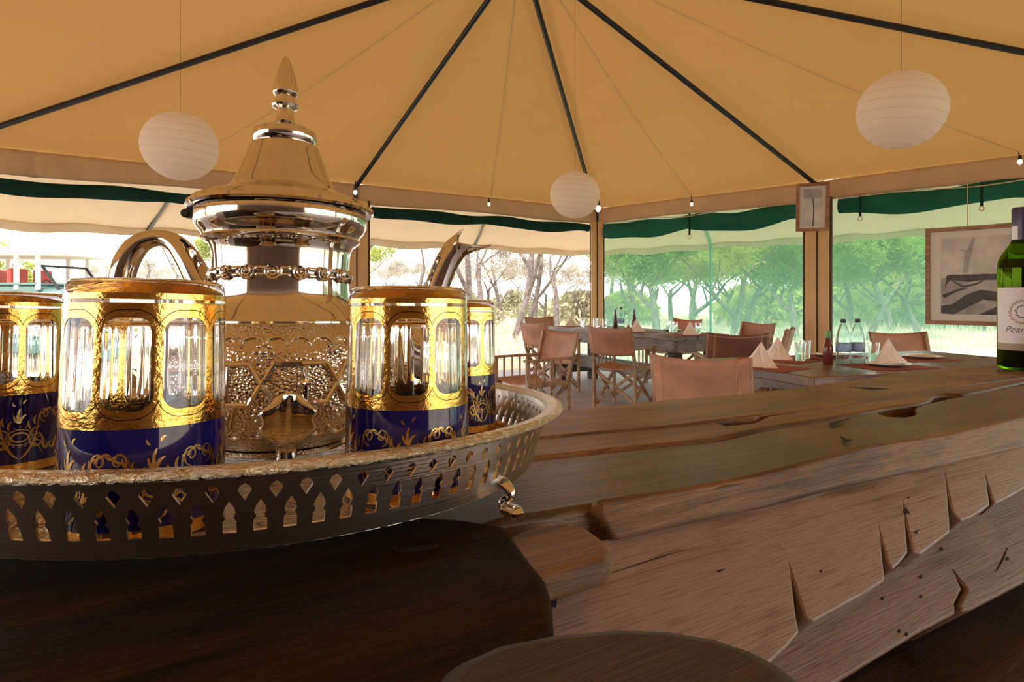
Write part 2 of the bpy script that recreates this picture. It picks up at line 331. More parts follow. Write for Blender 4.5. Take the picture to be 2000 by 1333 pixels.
# ground and floor
def gz(x, y): return -0.07+0.05*math.sin(x*0.31+1.0)*math.sin(y*0.27) if math.hypot(x, y-3) > 13 else -0.07
MB().grid(lambda u, v: (-90+180*u, -60+170*v, gz(-90+180*u, -60+170*v)), 90, 85).build('ground', 'dry_ground', kind='structure')
fp = offset_poly(0.35)
MB().prism([(p.x, p.y) for p in fp], -0.30, 0.0).build('floor', 'tent_floor', smooth=False, kind='structure')
ceil = empty('ceiling', (APEX.x, APEX.y, EAVE), kind='structure')
for i in range(NP):
    a, b = Z(PV[i], EAVE), Z(PV[(i+1) % NP], EAVE)
    def pf(u, v, a=a, b=b):
        p = a.lerp(b, u).lerp(APEX, v); s = math.sin(PI*u)*math.sin(PI*min(1, v*1.1+0.05))
        p.z += 0.02-0.075*s+0.006*math.sin(u*40+v*9)*(1-v)*math.sin(PI*u); return p
    MB().grid(pf, 24, 20).build('canvas_panel', 'roof_canvas', ceil, Matrix.Identity(4))
    e = a.lerp(APEX, 0.0); q = APEX+Vector((0, 0, -0.06)); e = e+Vector((0, 0, -0.05))
    MB().tube([e, e.lerp(q, 0.5)+Vector((0, 0, 0.0)), q], 0.027, 10).build('roof_pole', 'black_pole', ceil, Matrix.Identity(4))
    for u0, v0, u1, v1 in ((0.5, 0.0, 0.5, 0.95),):
        MB().tube([pf(u0+(u1-u0)*k/16, v0+(v1-v0)*k/16)-Vector((0, 0, 0.004)) for k in range(17)], 0.009, 6, flat=0.2).build('seam', 'seam_tape', ceil, Matrix.Identity(4))
MB().lathe([(0.02, 0.05), (0.16, 0.03), (0.16, -0.08), (0.05, -0.14), (0.001, -0.15)], 16, Matrix.Translation(APEX)).build('apex_hub', 'black_pole', ceil, Matrix.Identity(4))
# valance bands (hanging canvas pelmet)
vin = offset_poly(-0.04)
for i in range(NP):
    a, b = vin[i], vin[(i+1) % NP]; d = (b-a).normalized(); n = Vector((-d.y, d.x, 0)); L = (b-a).length
    def vf(u, v, a=a, b=b, n=n, L=L, i=i):
        p = a.lerp(b, u); g = max(0, math.sin(u*3.3*PI+i*1.7))**2
        w = (0.012*math.sin(u*L*19+i)+0.008*math.sin(u*L*43+1.3*v))*g*(0.4+v)+0.004*math.sin(u*L*9)
        return Z(p+n*w, EAVE+0.01-0.245*v-0.012*v*math.sin(u*L*2.1+i))
    w = MB().grid(vf, 120, 5).build('trim_%d' % (i+1), 'valance_canvas', solid=0.012, kind='structure')
# tent posts wrapped in canvas
def tent_post(p, tang, wd, label, k):
    t_ = Vector((tang[0], tang[1], 0)).normalized(); M = frame(Z(p, 0), t_, (0, 0, 1))
    if (M.to_3x3() @ Vector((0, 1, 0))).dot(CEN-p) < 0: M = M @ Matrix.Rotation(PI, 4, 'Z')
    o = empty('tent_post', M, label, 'post', 'canvas wrapped tent posts')
    for x0, x1, y in ((-0.42, -0.02, 0.05), (0.03, 0.42, 0.065)):
        MB().box((x0*wd, -0.06, 0.0), (x1*wd, y, EAVE-0.2)).build('canvas_sleeve', 'post_canvas', o, bevel=0.025, seg=3)
    for x in (-0.465, 0.465):
        MB().box((x*wd-0.035*wd, -0.07, 0.0), (x*wd+0.035*wd, 0.03, EAVE-0.2)).build('edge_binding', 'post_edge', o, bevel=0.004)
    MB().tube([(0, -0.02, 0), (0, -0.02, EAVE-0.05)], 0.03, 10).build('pole', 'black_pole', o)
    return o
pin = offset_poly(-0.06)
tent_post(pin[1], (0.83, 0.55), 0.36, 'canvas wrapped tent post standing behind the silver teapot', 1)
tent_post(pin[2], (1.0, -0.12), 0.24, 'tan canvas corner post behind the far dining table', 2)
tent_post(pin[3], (0.83, -0.55), 0.33, 'tan canvas post with the small wooden frame hung on it', 3)
for k in (0, 4, 5, 6, 7, 8):
    d = PV[(k+1) % NP]-PV[k-1]
    tent_post(pin[k], (d.x, d.y), 0.3, 'tan canvas wrapped post at the side of the tent', k)
# canvas walls closing the tent behind the bar
for k, nm in ((6, 'wall_back'),):
    a, b = offset_poly(0.30)[k], offset_poly(0.30)[(k+1) % NP]
    MB().grid(lambda u, v: Z(a.lerp(b, u)+Vector((0.03*math.sin(u*60), 0.02*math.cos(u*47), 0)), 0.0+v*EAVE), 60, 4).build(nm, 'back_wall', solid=0.01, kind='structure')
# awning outside the walls
o1, o2 = offset_poly(0.10), offset_poly(1.65)
AW = empty('awning', Z(PV[2], EAVE), 'cream canvas awning sloping out past the open tent sides', 'awning')
for i in (8, 0, 1, 2, 3, 4):
    j = (i+1) % NP; L = (o2[j]-o2[i]).length
    def af(u, v, i=i, j=j):
        p = o1[i].lerp(o1[j], u); q = o2[i].lerp(o2[j], u); r = p.lerp(q, v); return Z(r, EAVE-0.03-0.50*v-0.06*math.sin(PI*v)-0.015*math.sin(u*30)*v)
    MB().grid(af, 40, 8).build('canvas_panel', 'awning_canvas', AW, Matrix.Identity(4))
    def hf(u, v, i=i, j=j, L=L):
        q = o2[i].lerp(o2[j], u); return Z(q*(1+0.002*math.sin(u*L*8)*v), EAVE-0.53-0.015*math.sin(u*30)-0.10*v+0.02*math.cos(u*L*2.2)*v)
    MB().grid(hf, 80, 2).build('hem', 'awning_canvas', AW, Matrix.Identity(4))
    MB().tube([Z(o2[i].lerp(o2[j], k/20), EAVE-0.53-0.015*math.sin(k/20*30)) for k in range(21)], 0.012, 6).build('edge_rope', 'seam_tape', AW, Matrix.Identity(4))
    for s in ((0.52,) if i not in (1,) else (0.5,)):
        q = o2[i].lerp(o2[j], s); p = o1[i].lerp(o1[j], s)
        if i not in (0, 1): MB().tube([Z(q, -0.07), Z(q, EAVE-0.54)], 0.022, 8).build('awning_pole', 'green_pole' if i in (2, 3, 4) else 'black_pole', AW, Matrix.Identity(4))
        MB().tube([Z(q, EAVE-0.56), Z(q.lerp(p, 0.6), EAVE-0.27)], 0.03, 8).build('strut', 'green_pole' if i in (2, 3, 4) else 'black_pole', AW, Matrix.Identity(4))
q = o2[2].lerp(o2[3], 0.03)
MB().tube([Z(q, -0.07), Z(q, EAVE-0.54)], 0.022, 8).build('awning_pole', 'green_pole', AW, Matrix.Identity(4))
# rolled-up side curtains
def roll(i, s0, s1, zc, rad, flat, label, amp=0.03, off=-0.02, mat='curtain_green', seed=1):
    pl = offset_poly(off); a, b = pl[i], pl[(i+1) % NP]; pts = []; rr = []; rnd = random.Random(seed); ph = rnd.random()*6
    for k in range(41):
        u = k/40; p = a.lerp(b, s0+(s1-s0)*u)
        pts.append(Z(p, zc-amp*abs(math.sin(PI*2*u+0.2))-0.012*math.sin(u*17+ph))); rr.append(rad*(0.8+0.25*abs(math.sin(PI*2*u+0.2))+0.08*math.sin(u*23+ph)))
    o = MB().tube(pts, rr, 16, flat=flat).build('rolled_curtain', mat)
    return tag(o, label, 'curtain', 'rolled up side curtains')
roll(0, 0.06, 0.945, EAVE-0.33, 0.075, 1.0, 'dark green rolled curtain tied up left of the teapot', 0.03, seed=2)
roll(1, 0.055, 0.955, EAVE-0.32, 0.07, 1.1, 'dark rolled curtain under the canvas band above the spout', 0.02, seed=3)
roll(2, 0.05, 0.94, EAVE-0.345, 0.085, 1.5, 'dark green bulging rolled curtain above the far dining table', 0.05, seed=4, mat='curtain_green_thin')
roll(3, 0.06, 0.94, EAVE-0.325, 0.085, 1.35, 'green rolled curtain hanging above the large framed photograph', 0.03, seed=5, mat='curtain_green_thin')
# green insect screens in the right-hand bays
for i, lb in ((2, 'green insect screen stretched behind the far dining table'), (3, 'green insect screen behind the large framed photograph'), (4, 'green insect screen closing the bay past the wine bottle')):
    pl = offset_poly(0.16); a, b = pl[i], pl[(i+1) % NP]
    o = MB().grid(lambda u, v: Z(a.lerp(b, 0.01+0.98*u), 0.02+(EAVE-0.22)*v), 12, 6).build('insect_screen', 'insect_screen'); tag(o, lb, 'screen')
# straps, cords and small bulbs along the eaves
def strap(i, s, z0, z1, label):
    pl = offset_poly(-0.16); p = pl[i].lerp(pl[(i+1) % NP], s); o = empty('curtain_strap', Z(p, z1), label, 'strap', 'curtain straps')
    MB().box((-0.014, -0.004, 0), (0.014, 0.004, z0-z1)).build('webbing', 'curtain_green', o)
    MB().tube([(0.025*math.cos(a*TAU/12), 0, -0.02+0.025*math.sin(a*TAU/12)) for a in range(13)], 0.006, 6, cap=False).build('ring', 'brass', o)
strap(2, 0.49, EAVE-0.24, EAVE-0.56, 'dark webbing strap hanging over the bulging green curtain')
strap(3, 0.13, EAVE-0.24, EAVE-0.50, 'dark strap with ring beside the post with small frame')
strap(3, 0.42, EAVE-0.24, EAVE-0.50, 'dark strap with ring above the large framed photograph')
def cord(i, s0, s1, drops, label):
    pl = offset_poly(-0.18); a, b = pl[i], pl[(i+1) % NP]
    pts = [Z(a.lerp(b, s0+(s1-s0)*k/(len(drops)-1)), EAVE-d) for k, d in enumerate(drops)]
    o = MB().tube(spline(pts, 6), 0.006, 6).build('tie_cord', 'rope'); tag(o, label, 'cord')
cord(2, 0.06, 0.93, (0.25, 0.275, 0.25, 0.29, 0.27, 0.25, 0.26, 0.245), 'thin rope looping under the canvas band above far table')
cord(3, 0.07, 0.94, (0.26, 0.25, 0.285, 0.25, 0.29, 0.26), 'thin rope looping under the canvas band by the wine bottle')
def bulb(px, py, d, size, label):
    p = at(px, py, d); o = empty('eave_bulb', p, label, 'lamp', 'small bulbs under the eaves')
    MB().lathe([(0.001, 0.5), (0.16, 0.5), (0.2, 0.2), (0.2, 0.0)], 12, Matrix.Scale(size, 4)).build('holder', 'black_pole', o)
    MB().lathe([(0.17, 0.02), (0.28, -0.2), (0.24, -0.45), (0.1, -0.62), (0.001, -0.65)], 12, Matrix.Scale(size, 4)).build('glass_bulb', 'bulb_glow', o)
    MB().tube([(0, 0, 0.5*size), (0, 0.02, EAVE-0.01-p.z)], 0.006, 6).build('flex', 'black_pole', o)
bulb(1168, 402, 9.7, 0.16, 'small clear bulb hanging at the tent corner post')
bulb(1351, 396, 8.7, 0.08, 'small spot bulb above the bulging green curtain')
bulb(955, 396, 8.9, 0.08, 'small spot bulb above the teapot spout')
bulb(694, 372, 7.6, 0.09, 'small spot bulb on the post behind the teapot')
bulb(1992, 312, 6.1, 0.08, 'small spot bulb above the wine bottle')
# paper lanterns
def roof_z(x, y):
    p = Vector((x, y, 0)); best = None
    for i in range(NP):
        a, b = PV[i], PV[(i+1) % NP]; c = Vector((APEX.x, APEX.y, 0))
        det = (b-a).x*(c-a).y-(c-a).x*(b-a).y; s = ((p-a).x*(c-a).y-(c-a).x*(p-a).y)/det; t_ = ((b-a).x*(p-a).y-(p-a).x*(b-a).y)/det
        if s >= -1e-6 and t_ >= -1e-6 and s+t_ <= 1.000001: return EAVE+t_*(APEX.z-EAVE)
    return EAVE
def lantern(px, py, d, dia, label):
    p = at(px, py, d); o = empty('paper_lantern', p, label, 'lantern', 'white paper lanterns'); r = dia/2
    prof = []; n = 11
    for k in range(n*4+1):
        a = PI*(0.06+0.90*k/(n*4)); rr = r*math.sin(a)*(0.985+0.015*abs(math.sin(PI*k/4))); prof.append((rr, r*0.94*math.cos(a)))
    T = Matrix.Rotation(R(6), 4, 'Y') @ Matrix.Rotation(R(4), 4, 'X')
    MB().lathe(prof, 48, T).build('paper_shade', 'lantern_paper', o, angle=80)
    for k in range(1, n):
        a = PI*(0.06+0.90*k/n); MB().tube([T @ Vector((r*0.987*math.sin(a)*math.cos(t*TAU/40), r*0.987*math.sin(a)*math.sin(t*TAU/40), r*0.94*math.cos(a))) for t in range(41)], 0.0014, 5, cap=False).build('wire_rib', 'lantern_rib', o)
    MB().tube([(0, 0, r*0.85), (0, 0, roof_z(p.x, p.y)-p.z-0.06)], 0.0011, 6).build('hanging_wire', 'black_pole', o)
lantern(1760, 216, 3.1, 0.405, 'large white paper lantern hanging near the large framed photograph')
lantern(352, 286, 3.48, 0.405, 'white paper lantern hanging left of the teapot lid')
lantern(1123, 381, 5.0, 0.405, 'white paper lantern hanging before the corner post')
# pictures
def picture(M, w, h, label, big):
    o = empty('framed_photograph', M, label, 'picture'); fw = 0.045 if big else 0.04
    for lo, hi in (((-w/2, -h/2), (w/2, -h/2+fw)), ((-w/2, h/2-fw), (w/2, h/2)), ((-w/2, -h/2+fw), (-w/2+fw, h/2-fw)), ((w/2-fw, -h/2+fw), (w/2, h/2-fw))):
        MB().box((lo[0], lo[1], -0.012), (hi[0], hi[1], 0.022)).build('frame_rail', 'frame_wood', o, bevel=0.004)
    MB().box((-w/2+fw, -h/2+fw, -0.012), (w/2-fw, h/2-fw, 0.004)).build('mat_board', 'mat_board', o, smooth=False)
    if big:
        pw, ph = w/2-0.145, h/2-0.115
        def poly(name, pts, mat, z): MB().prism([(a*pw, b*ph) for a, b in pts], z-0.0008, z).build(name, mat, o, smooth=False)
        poly('print', [(-1, -1), (1, -1), (1, 1), (-1, 1)], 'print_light', 0.006)
        poly('print_shade', [(-1, -1), (1, -1), (1, -0.02), (0.1, 0.05), (-0.3, -0.02), (-1, -0.05)], 'print_grey', 0.0072)
        poly('print_branch', [(-1, -0.78), (-0.7, -0.74), (-0.35, -0.5), (0.05, -0.36), (0.45, -0.42), (1, -0.2), (1, -0.62), (0.5, -0.66), (0.1, -0.62), (-0.3, -0.82), (-0.65, -1), (-1, -0.98)], 'print_dark', 0.0084)
        poly('print_branch', [(0.0, -1), (0.3, -0.86), (0.8, -0.6), (1, -0.62), (1, -0.8), (0.45, -1)], 'print_dark', 0.0084)
        poly('print_trunk', [(-0.42, 0.05), (-0.30, 0.05), (-0.2, 0.6), (-0.1, 0.95), (-0.16, 0.97), (-0.3, 0.66), (-0.55, 0.7), (-0.36, 0.6)], 'print_grey', 0.0084)
        poly('print_foliage', [(-0.85, 0.0), (-0.8, 0.03), (0.55, 0.03), (0.55, -0.12), (0.2, -0.12), (-0.3, -0.16), (-0.75, -0.1), (-0.9, -0.3)], 'print_dark', 0.0084)
        poly('print_twig', [(-0.75, -0.1), (-0.7, -0.1), (-0.4, -0.26), (-0.1, -0.2), (0.1, -0.12), (0.1, -0.16), (-0.1, -0.25), (-0.42, -0.31)], 'print_dark', 0.0096)
        poly('print_twig', [(-0.98, -0.52), (-0.95, -0.48), (-0.55, -0.34), (-0.3, -0.3), (-0.3, -0.33), (-0.6, -0.42), (-0.9, -0.58)], 'print_dark', 0.0096)
    else:
        MB().box((-w/2+0.07, -h/2+0.06, 0.004), (w/2-0.07, h/2-0.06, 0.006)).build('print', 'print_light', o, smooth=False)
        MB().box((-w/2+0.08, h/2-0.18, 0.006), (w/2-0.08, h/2-0.07, 0.008)).build('print_shade', 'print_grey', o, smooth=False)
        MB().tube([(0.0, h/2-0.18, 0.0065), (0.012, 0.0, 0.0065), (0.008, -h/2+0.06, 0.0065)], 0.006, 6, flat=0.3).build('print_stem', 'print_dark', o)
    return o
w3 = (PV[4]-PV[3]).normalized(); n3 = Vector((-w3.y, w3.x, 0)); n3 = n3 if n3.dot(CEN-PV[3]) > 0 else -n3
pc = Vector((5.02, 6.57, 1.385))+n3*0.12
ex3 = w3 if Vector((0, 0, 1)).cross(n3).dot(w3) > 0 else -w3
picture(Matrix(((ex3.x, 0, n3.x, pc.x), (ex3.y, 0, n3.y, pc.y), (0, 1, 0, pc.z), (0, 0, 0, 1))), 0.96, 1.06, 'large wooden framed black and white photograph hung on the screen', True)
MB().tube([pc+ex3*(-0.1)+Vector((0, 0, 0.53)), Z(pc+ex3*(-0.1), EAVE-0.24)], 0.004, 6).build('hanging_cord', 'rope')
tag(bpy.data.objects['hanging_cord'], 'thin cord holding up the large framed photograph', 'cord')
pf3 = pin[3]; nf = Vector((-0.35, -0.93, -0.16)).normalized(); exf = Vector((0, 0, 1)).cross(nf).normalized()
M3 = frame(at(1587, 405, 7.30), exf, nf)
picture(M3, 0.36, 0.57, 'small wooden frame with pale print on the canvas post', False)

# ------------------------------------------------------------------ the bar counter of old timber
NB = Vector((0.0, 0.04, 1.0)).normalized(); BO = hit(1170, 980, CAMP+Vector((0, 0, -0.092)), NB)
ca = R(32.0); EXB = Vector((math.cos(ca), math.sin(ca), 0)); EXB = (EXB-NB*EXB.dot(NB)).normalized(); EYB = NB.cross(EXB)
MBAR = frame(BO, EXB, NB)
bar = empty('bar_counter', Vector((0.25, 0.62, 0)), 'rough bar counter of thick old reclaimed timbers under the tray', 'bar counter')
def board(name, pts, M, th, mat, bevel=0.004, seg=3, parent=None, lift=0.0):
    """pts: ('p', px, py) photo pixels laid on this board's own plane, or (u, v) in metres along the board"""
    n = M.to_3x3() @ Vector((0, 0, 1)); O = M.to_translation(); Mi = M.inverted(); out = []
    for p in pts:
        if p[0] == 'p': q = Mi @ hit(p[1], p[2], O, n); out.append((q.x, q.y))
        else: out.append((p[0], p[1]))
    return MB().prism(out, -th+lift, lift).build(name, mat, parent or bar, M, bevel=bevel, seg=seg, angle=50)
def P(*xy): return [('p', xy[i], xy[i+1]) for i in range(0, len(xy), 2)]
def loc(px, py, M): q = M.inverted() @ hit(px, py, M.to_translation(), M.to_3x3() @ Vector((0, 0, 1))); return q.x, q.y
far = P(1060, 802, 1130, 800, 1295, 782, 1450, 770, 1600, 752, 1700, 738, 1750, 732, 1780, 723, 1865, 720, 2000, 709)
la = P(1060, 853, 1300, 832, 1400, 820, 1500, 808, 1620, 795, 1760, 772, 1880, 752, 2000, 737)
jt = P(1055, 892, 1250, 872, 1400, 857, 1500, 835, 1625, 817, 1700, 803, 1716, 799, 1720, 805, 1738, 810, 1760, 811, 1780, 808, 1790, 801, 1786, 793, 1800, 787, 1850, 776, 2000, 748)
jt_far = P(1055, 889, 1250, 869, 1400, 854, 1500, 832, 1625, 814, 1716, 797, 1730, 793, 1760, 790, 1790, 786, 1815, 780, 1824, 771, 1850, 767, 1880, 768, 1897, 765, 2000, 744)
fr = P(1172, 978, 1300, 960, 1415, 940, 1550, 910, 1700, 870, 1850, 850, 1975, 820)
def uend(px, py, du): u, v = loc(px, py, MBAR); return (u+du, v+0.004)
va, vb, vc = loc(1060, 802, MBAR)[1], loc(1060, 853, MBAR)[1], loc(1055, 891, MBAR)[1]
hole = P(1480, 812, 1478, 819, 1455, 823, 1425, 824, 1405, 822)
board('plank', [(-1.0, va+0.01)]+far+[(1.75, va+0.0)]+[(1.75, vb+0.06)]+la[::-1][:6]+[('p', 1484, 812), ('p', 1474, 817), ('p', 1440, 819), ('p', 1408, 821)]+la[::-1][6:]+[(-1.0, vb)], MBAR, 0.07, 'plank_top')
board('plank', [(-1.0, vb-0.001)]+la[:1]+P(1300, 833, 1398, 822, 1420, 829, 1470, 824, 1500, 810)+la[4:]+[(1.75, vb+0.058)]+[(1.75, vc+0.06)]+jt_far[::-1]+[(-1.0, vc)], MBAR, 0.07, 'plank_top', lift=-0.001)
board('plank', [(-1.0, vc-0.003)]+jt+[(1.75, vc+0.055), (1.75, 0.02)]+fr[::-1]+[(-0.05, 0.006), (-0.10, -0.004), (-1.0, 0.0)], MBAR, 0.085, 'plank_olive', lift=-0.002)
# dark bearers under the joints
MB().box((-1.0, 0.01, -0.16), (1.75, va-0.02, -0.07)).build('bearer', 'crack', bar, MBAR)
# lip, sloping slabs below it
def slope_frame(P0, a): ex = EXB; s = (-EYB*math.cos(a)-NB*math.sin(a)); n = ex.cross(-s).normalized(); return frame(P0, ex, n if n.z > 0 else -n)
L0 = hit(1300, 960, BO, NB)+NB*(-0.001)
MLIP = slope_frame(L0, R(62))
board('lip', P(1172, 974, 1300, 956, 1415, 936, 1550, 906, 1700, 866, 1850, 846, 1975, 816)+[('p', 2020, 803), (1.5, loc(2020, 803, MLIP)[1]), (1.5, loc(2020, 870, MLIP)[1]), ('p', 2020, 870)]+P(2000, 875, 1800, 920, 1650, 950, 1500, 990, 1300, 1032, 1215, 1053, 1198, 1052, 1178, 1020, 1168, 1000), MLIP, 0.03, 'plank_lip', 0.003)
C0_ = hit(1500, 990, L0, MLIP.to_3x3() @ Vector((0, 0, 1)))
MC = slope_frame(C0_-NB*0.004, R(40))
board('worn_slab', P(940, 1120, 1000, 1096, 1060, 1080, 1195, 1050, 1300, 1026, 1500, 984, 1650, 944, 1800, 914, 2000, 869)+[(1.5, loc(2000, 869, MC)[1]), (1.5, loc(2040, 934, MC)[1]), (1.0, loc(2040, 934, MC)[1]-0.006), ('p', 2040, 934)]+P(2000, 955, 1960, 978, 1943, 985, 1928, 942, 1934, 987, 1900, 1010, 1878, 1018, 1861, 1000, 1850, 952, 1855, 1012, 1856, 1040, 1800, 1083, 1784, 1078, 1768, 1008, 1774, 1080, 1760, 1098, 1745, 1112, 1735, 1100, 1721, 1050, 1729, 1134, 1700, 1154, 1650, 1182, 1590, 1214, 1574, 1206, 1546, 1122, 1555, 1200, 1562, 1236, 1540, 1262, 1500, 1300, 1440, 1345, 1060, 1380, 920, 1330), MC, 0.035, 'plank_worn', 0.004)
nC = MC.to_3x3() @ Vector((0, 0, 1)); D0 = hit(1740, 1130, MC.to_translation(), nC)-nC*0.016
MD = slope_frame(D0, R(46))
board('lower_slab', P(1400, 1290, 1500, 1240, 1640, 1160, 1740, 1110, 1800, 1060, 1880, 1010, 2000, 935)+[(1.5, loc(2000, 935, MD)[1]), (1.5, loc(2040, 1115, MD)[1]), (0.9, loc(2040, 1115, MD)[1]-0.008), ('p', 2040, 1115)]+P(2000, 1140, 1900, 1192, 1880, 1196, 1872, 1180, 1888, 1150, 1868, 1125, 1880, 1152, 1866, 1180, 1868, 1200, 1800, 1235, 1720, 1283, 1640, 1333, 1560, 1380, 1400, 1420), MD, 0.05, 'plank_purple', 0.007)
nD = MD.to_3x3() @ Vector((0, 0, 1)); E0 = hit(1900, 1195, MD.to_translation(), nD)-Vector((0, 0, 0.035))
ME = frame(E0, EXB, (0, 0.0, 1))
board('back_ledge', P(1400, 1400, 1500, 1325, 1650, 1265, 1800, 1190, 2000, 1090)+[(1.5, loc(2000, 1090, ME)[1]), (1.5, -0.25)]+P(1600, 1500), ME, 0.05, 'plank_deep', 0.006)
# dark front boards towards the bartender
board('end_block', P(985, 1032, 1020, 1016, 1060, 1007, 1110, 1004, 1150, 1013, 1180, 1034, 1196, 1054, 1188, 1070, 1060, 1104, 1020, 1100), MBAR, 0.012, 'plank_lip', 0.005, lift=-0.004)
board('shade_dark_board', [(-1.0, 0.15), (-0.20, 0.14), (-0.15, 0.08)]+P(905, 1014, 990, 1028, 1004, 1050, 1036, 1092, 1066, 1128, 1078, 1165, 1082, 1222, 1062, 1228, 1000, 1290, 900, 1420)+[(-0.3, -0.26), (-1.0, -0.26)], MBAR, 0.045, 'plank_shade_dark', 0.006, 4, lift=0.0002)  # real board; its dark colour and reach under the tray imitate the tray's shadow
MG = MBAR @ Matrix.Translation((0, 0, 0.006))
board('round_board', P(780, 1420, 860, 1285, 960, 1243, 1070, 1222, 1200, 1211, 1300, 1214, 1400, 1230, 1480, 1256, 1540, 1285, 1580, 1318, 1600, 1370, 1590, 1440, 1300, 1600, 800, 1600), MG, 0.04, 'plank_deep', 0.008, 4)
def crack(name, pts, M, lift): board(name, P(*pts), M, 0.0006, 'crack', 0.0, parent=bar, lift=lift+0.0004)
for c in ((1660, 757, 1700, 758, 1736, 760, 1700, 762), (1640, 853, 1652, 858, 1664, 861, 1650, 864), (1618, 828, 1660, 818, 1625, 832)  ): crack('crack', c, MBAR, 0.0)
for c in ((1076, 1162, 1083, 1160, 1088, 1172, 1085, 1188, 1078, 1186), (1600, 1116, 1606, 1114, 1604, 1120), (1400, 1116, 1416, 1112, 1404, 1119), (1186, 1123, 1290, 1088, 1340, 1074, 1290, 1090), (1763, 1002, 1769, 992, 1777, 1004), (1786, 1040, 1794, 1034, 1790, 1044), (1772, 972, 1776, 970, 1775, 975)): crack('crack', c, MC, 0.0)
for x, y in ((1723, 1170), (1798, 1166), (1756, 1233), (1798, 1127), (1838, 1073), (1770, 1240), (1967, 1092)): crack('worm_hole', (x-3, y, x, y-4, x+3, y-1, x+2, y+4, x-2, y+3), MD, 0.0)
crack('crack', (1945, 1118, 1962, 1088, 1968, 1070, 1958, 1098), MD, 0.0)
for c in ((770, 1078, 800, 1072, 855, 1068, 830, 1076, 790, 1081), (760, 1072, 778, 1071, 770, 1074), (925, 1054, 955, 1050, 930, 1056)): crack('crack', c, MBAR, 0.0004)
# the base of the bar down to the floor
ang = math.atan2(EXB.y, EXB.x); MBASE = Matrix.Translation((BO.x, BO.y, 0)) @ Matrix.Rotation(ang, 4, 'Z')
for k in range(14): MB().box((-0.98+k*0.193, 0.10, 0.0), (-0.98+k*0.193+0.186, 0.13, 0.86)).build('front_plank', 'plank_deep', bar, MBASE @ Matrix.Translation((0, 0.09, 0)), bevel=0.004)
for k in range(4): MB().box((-0.9+k*0.82, 0.04, 0.0), (-0.8+k*0.82, 0.16, 0.885)).build('upright', 'plank_shade_dark', bar, MBASE, bevel=0.006)
# ------------------------------------------------------------------ silver tray
NTR = Vector((0.010, 0.041, 1.0)).normalized(); TC = CAMP+Vector((-0.146, 0.362, -0.0622))
MT = frame(TC, (1, 0, 0), NTR); FL = -0.0285
tray = empty('serving_tray', MT @ Matrix.Translation((0, 0, FL-0.0155)), 'round silver serving tray with pierced gallery and embossed rim', 'tray')
MB().lathe([(0.1655, -0.0025), (0.1668, 0.0), (0.1690, 0.0008), (0.1720, 0.0006), (0.1748, -0.0004), (0.1754, -0.0015), (0.1748, -0.0026), (0.172, -0.0022), (0.1685, -0.0032), (0.1655, -0.0025)], 160).build('embossed_rim', 'silver_rim', tray, MT, angle=80)
def gallery():
    N = 104; mb = MB(); w = 10.0
    outer = [(0, 0), (w*0.25, 0), (w*0.5, 0), (w*0.75, 0), (w, 0), (w, -9), (w, -19), (w, -29.3), (w*0.75, -29.3), (w*0.5, -29.3), (w*0.25, -29.3), (0, -29.3), (0, -19), (0, -9)]
    kx = 7.5; kite = [(kx, -4.6), (kx+1.5, -5.6), (kx+2.25, -7.1), (kx, -11.0), (kx-2.25, -7.1), (kx-1.5, -5.6)]
    hx = 2.5; key = [(hx, -10.8), (hx+1.5, -13.2), (hx+2.1, -15.4), (hx+1.4, -16.8), (hx+1.5, -17.4), (hx+2.25, -18.4), (hx+2.25, -22.4), (hx-2.25, -22.4), (hx-2.25, -18.4), (hx-1.5, -17.4), (hx-1.4, -16.8), (hx-2.1, -15.4), (hx-1.5, -13.2)]
    loops = [outer, kite[::-1], key[::-1]]; flat = [p for l in loops for p in l]
    tris = geometry.tessellate_polygon([[Vector((x, y, 0)) for x, y in l] for l in loops])
    bmv = {}; vs = []; fs = []
    for k in range(N):
        idx = []
        for x, y in flat:
            t = round((k+x/w)*1000) % (N*1000); key_ = (t, round(y*100))
            if key_ not in bmv:
                r = 0.166+(y+2)*0.00032; a = TAU*t/(N*1000); bmv[key_] = len(vs); vs.append((r*math.cos(a), r*math.sin(a), -0.002+y*0.001))
            idx.append(bmv[key_])
        fs += [tuple(idx[i] for i in tr_) for tr_ in tris]
    return mb.add(vs, fs)
gallery().build('pierced_gallery', 'silver_brushed', tray, MT, smooth=False, solid=0.0009)
MB().lathe([(0.0001, FL), (0.08, FL), (0.150, FL), (0.1575, FL+0.0012), (0.1588, FL+0.0008), (0.158, FL-0.0012), (0.15, FL-0.0016), (0.0001, FL-0.0016)], 128).build('engraved_floor', 'silver_floor', tray, MT, angle=60)
for k in range(4):
    a = R(-27)+k*PI/2; Mf = MT @ Matrix.Rotation(a, 4, 'Z') @ Matrix.Translation((0.156, 0, FL))
    mb = MB(); prof = spline([(-0.006, 0, 0.004), (0.004, 0, 0.0), (0.0075, 0, -0.005), (0.003, 0, -0.0085), (0.0055, 0, -0.0115), (0.010, 0, -0.0128)], 6)
    mb.tube(prof, [0.0042-0.0014*math.sin(i/len(prof)*PI)+0.0012*(i > len(prof)*0.7) for i in range(len(prof))], 12, flat=0.7)
    mb.sphere((0.0085, 0, -0.0122), 0.0042, 12, 8, (1.2, 1.1, 0.62))
    mb.build('scroll_foot', 'silver', tray, Mf)
